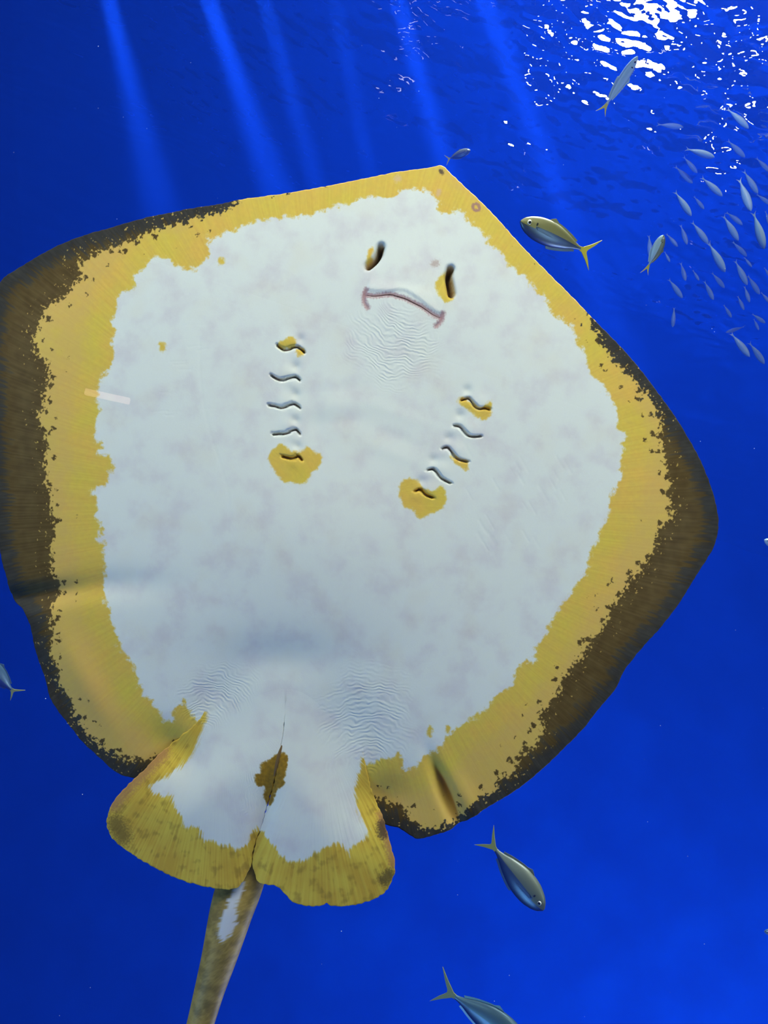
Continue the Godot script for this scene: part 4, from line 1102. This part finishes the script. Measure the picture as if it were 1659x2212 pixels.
func make_fish(called: String, label: String, tail: Vector3, head: Vector3, up: Vector3, d: Dictionary) -> Node3D:
	var o := thing(called, label, "fish", tail, "mackerel shaped fish near the stingray")
	pose(o, tail, head, up)
	var bend: float = d.get("bend", 0.0)
	var curl: float = d.get("curl", 0.0)
	var deep: float = d.get("deep", 0.3)
	var wide: float = d.get("wide", 0.14)
	put("body", fish_body(deep, wide, bend, curl, 40, 28, d.top, d.flank), null, o)
	var fin: Material = d.fin
	put("caudal_fin", blade(forked(d.get("spread", 0.17), d.get("fork", 0.24)), 0.012, bend, curl), fin, o)
	var ridge := []
	var keel := []
	for k in 9:
		var s := 0.12 + 0.5 * k / 8.0
		ridge.append(Vector2(s, along(s) * deep * 0.5 - 0.012))
		keel.append(Vector2(s * 0.85, -along(s * 0.85) * deep * 0.5 + 0.012))
	for k in 9:
		var s := 0.62 - 0.5 * k / 8.0
		var rise := 0.022 + (0.03 if k < 3 else 0.0) * (1.0 - absf(k - 1.0))
		ridge.append(Vector2(s - 0.03, along(s) * deep * 0.5 + rise))
		keel.append(Vector2((s - 0.03) * 0.85, -along(s * 0.85) * deep * 0.5 - 0.022))
	put("dorsal_fin", blade(ridge, 0.006, bend, curl), d.top, o)
	put("anal_fin", blade(keel, 0.006, bend, curl), d.flank, o)
	for side in [1, -1]:
		var at_eye := Vector3(0.90, along(0.90) * deep * 0.16, side * wide * 0.5 * pow(along(0.90), 0.8) * 0.90 + sway(0.9, bend, curl))
		var ball := SphereMesh.new()
		ball.radius = 0.030
		ball.height = 0.060
		var eye := put("eye", ball, scales(Color(0.9, 0.9, 0.82), 0.3, 0.2), o)
		eye.position = at_eye
		eye.scale = Vector3(1, 1, 0.6)
		var dot := SphereMesh.new()
		dot.radius = 0.021
		dot.height = 0.042
		var pupil := put("pupil", dot, paint(Color(0.01, 0.01, 0.015), 0.1), eye)
		pupil.position = Vector3(0, 0, side * 0.017)
		var mark := SphereMesh.new()
		mark.radius = 0.018
		mark.height = 0.036
		var spot := put("gill_spot", mark, paint(Color(0.05, 0.06, 0.07), 0.5), o)
		spot.position = Vector3(0.79, along(0.79) * deep * 0.17, side * wide * 0.5 * pow(along(0.79), 0.8) * 0.95 + sway(0.79, bend, curl))
		spot.scale = Vector3(0.7, 1.2, 0.35)
		var arm := blade([Vector2(0.78, 0.0), Vector2(0.74, 0.02), Vector2(0.56, 0.0), Vector2(0.50, -0.03), Vector2(0.60, -0.03), Vector2(0.76, -0.018)], 0.006, bend, curl)
		var pec := put("pectoral_fin", arm, d.flank, o)
		pec.position.z = side * wide * 0.5
	return o

func big_fish() -> void:
	var olive := scales(Color(0.48, 0.47, 0.27), 0.15, 0.42)
	var grey_olive := scales(Color(0.40, 0.43, 0.33), 0.2, 0.42)
	var teal := scales(Color(0.34, 0.46, 0.44), 0.3, 0.4)
	var mirror := scales(Color(0.34, 0.40, 0.46), 0.85, 0.38)
	var pale := scales(Color(0.60, 0.70, 0.70), 0.2, 0.4)
	var yellow := scales(Color(0.72, 0.66, 0.12), 0.0, 0.5)
	var dull := scales(Color(0.58, 0.58, 0.20), 0.0, 0.5)
	make_fish("fish", "olive backed fish with yellow tail right of the stingray's front edge", Vector3(0.231, 2.737, -1.739), Vector3(0.076, 2.709, -1.673), Vector3(0.005, 0.855, 0.519), {"top": olive, "flank": mirror, "fin": yellow, "deep": 0.32, "wide": 0.16, "bend": 0.03, "spread": 0.21, "fork": 0.27})
	make_fish("fish", "olive leaf shaped fish with white edged tail, left of the school", Vector3(0.482, 3.017, -2.136), Vector3(0.482, 3.083, -2.080), Vector3(0.700, 0.570, 0.431), {"top": grey_olive, "flank": pale, "fin": yellow, "deep": 0.36, "wide": 0.16, "bend": 0.14, "curl": 0.0, "spread": 0.14, "fork": 0.34})
	make_fish("fish", "slender silver fish bent upwards under the bright water glints", Vector3(0.247, 3.626, -2.303), Vector3(0.279, 3.711, -2.181), Vector3(0.975, -0.170, -0.143), {"top": pale, "flank": pale, "fin": yellow, "deep": 0.20, "wide": 0.13, "bend": -0.06, "curl": 0.05, "spread": 0.12, "fork": 0.22})
	make_fish("fish", "small dark fish with yellow tail just above the stingray's snout", Vector3(-0.197, 3.623, -2.817), Vector3(-0.134, 3.648, -2.770), Vector3(-0.581, 0.766, 0.275), {"top": grey_olive, "flank": mirror, "fin": yellow, "deep": 0.36, "wide": 0.17, "spread": 0.24, "fork": 0.26})
	make_fish("fish", "grey green fish diving head down below the stingray's right wing", Vector3(0.582, 1.370, -2.414), Vector3(0.731, 1.276, -2.353), Vector3(0.500, 0.711, 0.494), {"top": grey_olive, "flank": mirror, "fin": dull, "deep": 0.42, "wide": 0.19, "bend": -0.03, "spread": 0.22, "fork": 0.27})
	make_fish("fish", "blue green fish cut off by the bottom edge of the photograph", Vector3(0.610, 0.975, -2.505), Vector3(0.801, 0.940, -2.410), Vector3(0.294, 0.824, 0.485), {"top": teal, "flank": mirror, "fin": dull, "deep": 0.38, "wide": 0.18, "bend": 0.02, "spread": 0.25, "fork": 0.28})
	make_fish("fish", "teal fish whose rear half shows at the left edge of the photograph", Vector3(-0.900, 1.326, -2.732), Vector3(-0.994, 1.392, -2.614), Vector3(0.047, 0.877, 0.478), {"top": teal, "flank": mirror, "fin": dull, "deep": 0.36, "wide": 0.17, "spread": 0.16, "fork": 0.2})
	make_fish("fish", "pale fish barely showing at the right edge below the school", Vector3(1.294, 2.532, -2.658), Vector3(1.211, 2.542, -2.656), Vector3(0.047, 0.877, 0.478), {"top": pale, "flank": pale, "fin": dull, "deep": 0.36, "wide": 0.17})
	make_fish("fish", "greenish fish barely showing at the lower right edge", Vector3(1.705, 1.369, -2.927), Vector3(1.630, 1.357, -2.930), Vector3(0.047, 0.877, 0.478), {"top": teal, "flank": pale, "fin": dull, "deep": 0.36, "wide": 0.17})

func school() -> void:
	var bends := [-0.25, -0.16, -0.06, 0.04]
	var back := scales(Color(0.38, 0.45, 0.30), 0.0, 0.6)
	var side := scales(Color(0.31, 0.43, 0.34), 0.0, 0.6)
	var protos := {}
	for row in SCHOOL:
		var nearest := 0
		for i in bends.size():
			if absf(bends[i] - row[3]) < absf(bends[nearest] - row[3]): nearest = i
		var key := nearest
		var o: Node3D
		if not protos.has(key):
			o = Node3D.new()
			put("body", fish_body(0.25, 0.15, bends[nearest], 0.0, 16, 14, back, side), null, o)
			put("caudal_fin", blade(forked(0.085, 0.13), 0.014, bends[nearest], 0.0), back, o)
			protos[key] = o
		else:
			o = protos[key].duplicate()
		o.name = numbered("school_fish")
		add_child(o)
		pose(o, row[0], row[1], Vector3(0.575, 0.664, 0.477))
		tag(o, row[4], "fish", "fish of the distant school")

func specks() -> void:
	var rng := RandomNumberGenerator.new()
	rng.seed = 5
	var ball := SphereMesh.new()
	ball.radius = 0.0011
	ball.height = 0.0022
	ball.radial_segments = 8
	ball.rings = 4
	var mm := MultiMesh.new()
	mm.transform_format = MultiMesh.TRANSFORM_3D
	mm.mesh = ball
	mm.instance_count = 160
	for i in 160:
		var depth := rng.randf_range(1.7, 4.0)
		mm.set_instance_transform(i, Transform3D(Basis.from_scale(Vector3.ONE * rng.randf_range(0.5, 1.3)), Vector3(rng.randf_range(-1.4, 1.4) * depth / 2.0, 1.6 + depth * rng.randf_range(-0.5, 1.0), -depth)))
	var o := MultiMeshInstance3D.new()
	o.name = "drifting_specks"
	o.multimesh = mm
	o.material_override = paint(Color(0.8, 0.85, 0.85), 0.6)
	add_child(o)
	tag(o, "tiny pale specks drifting in the blue water", "specks", "", "stuff")
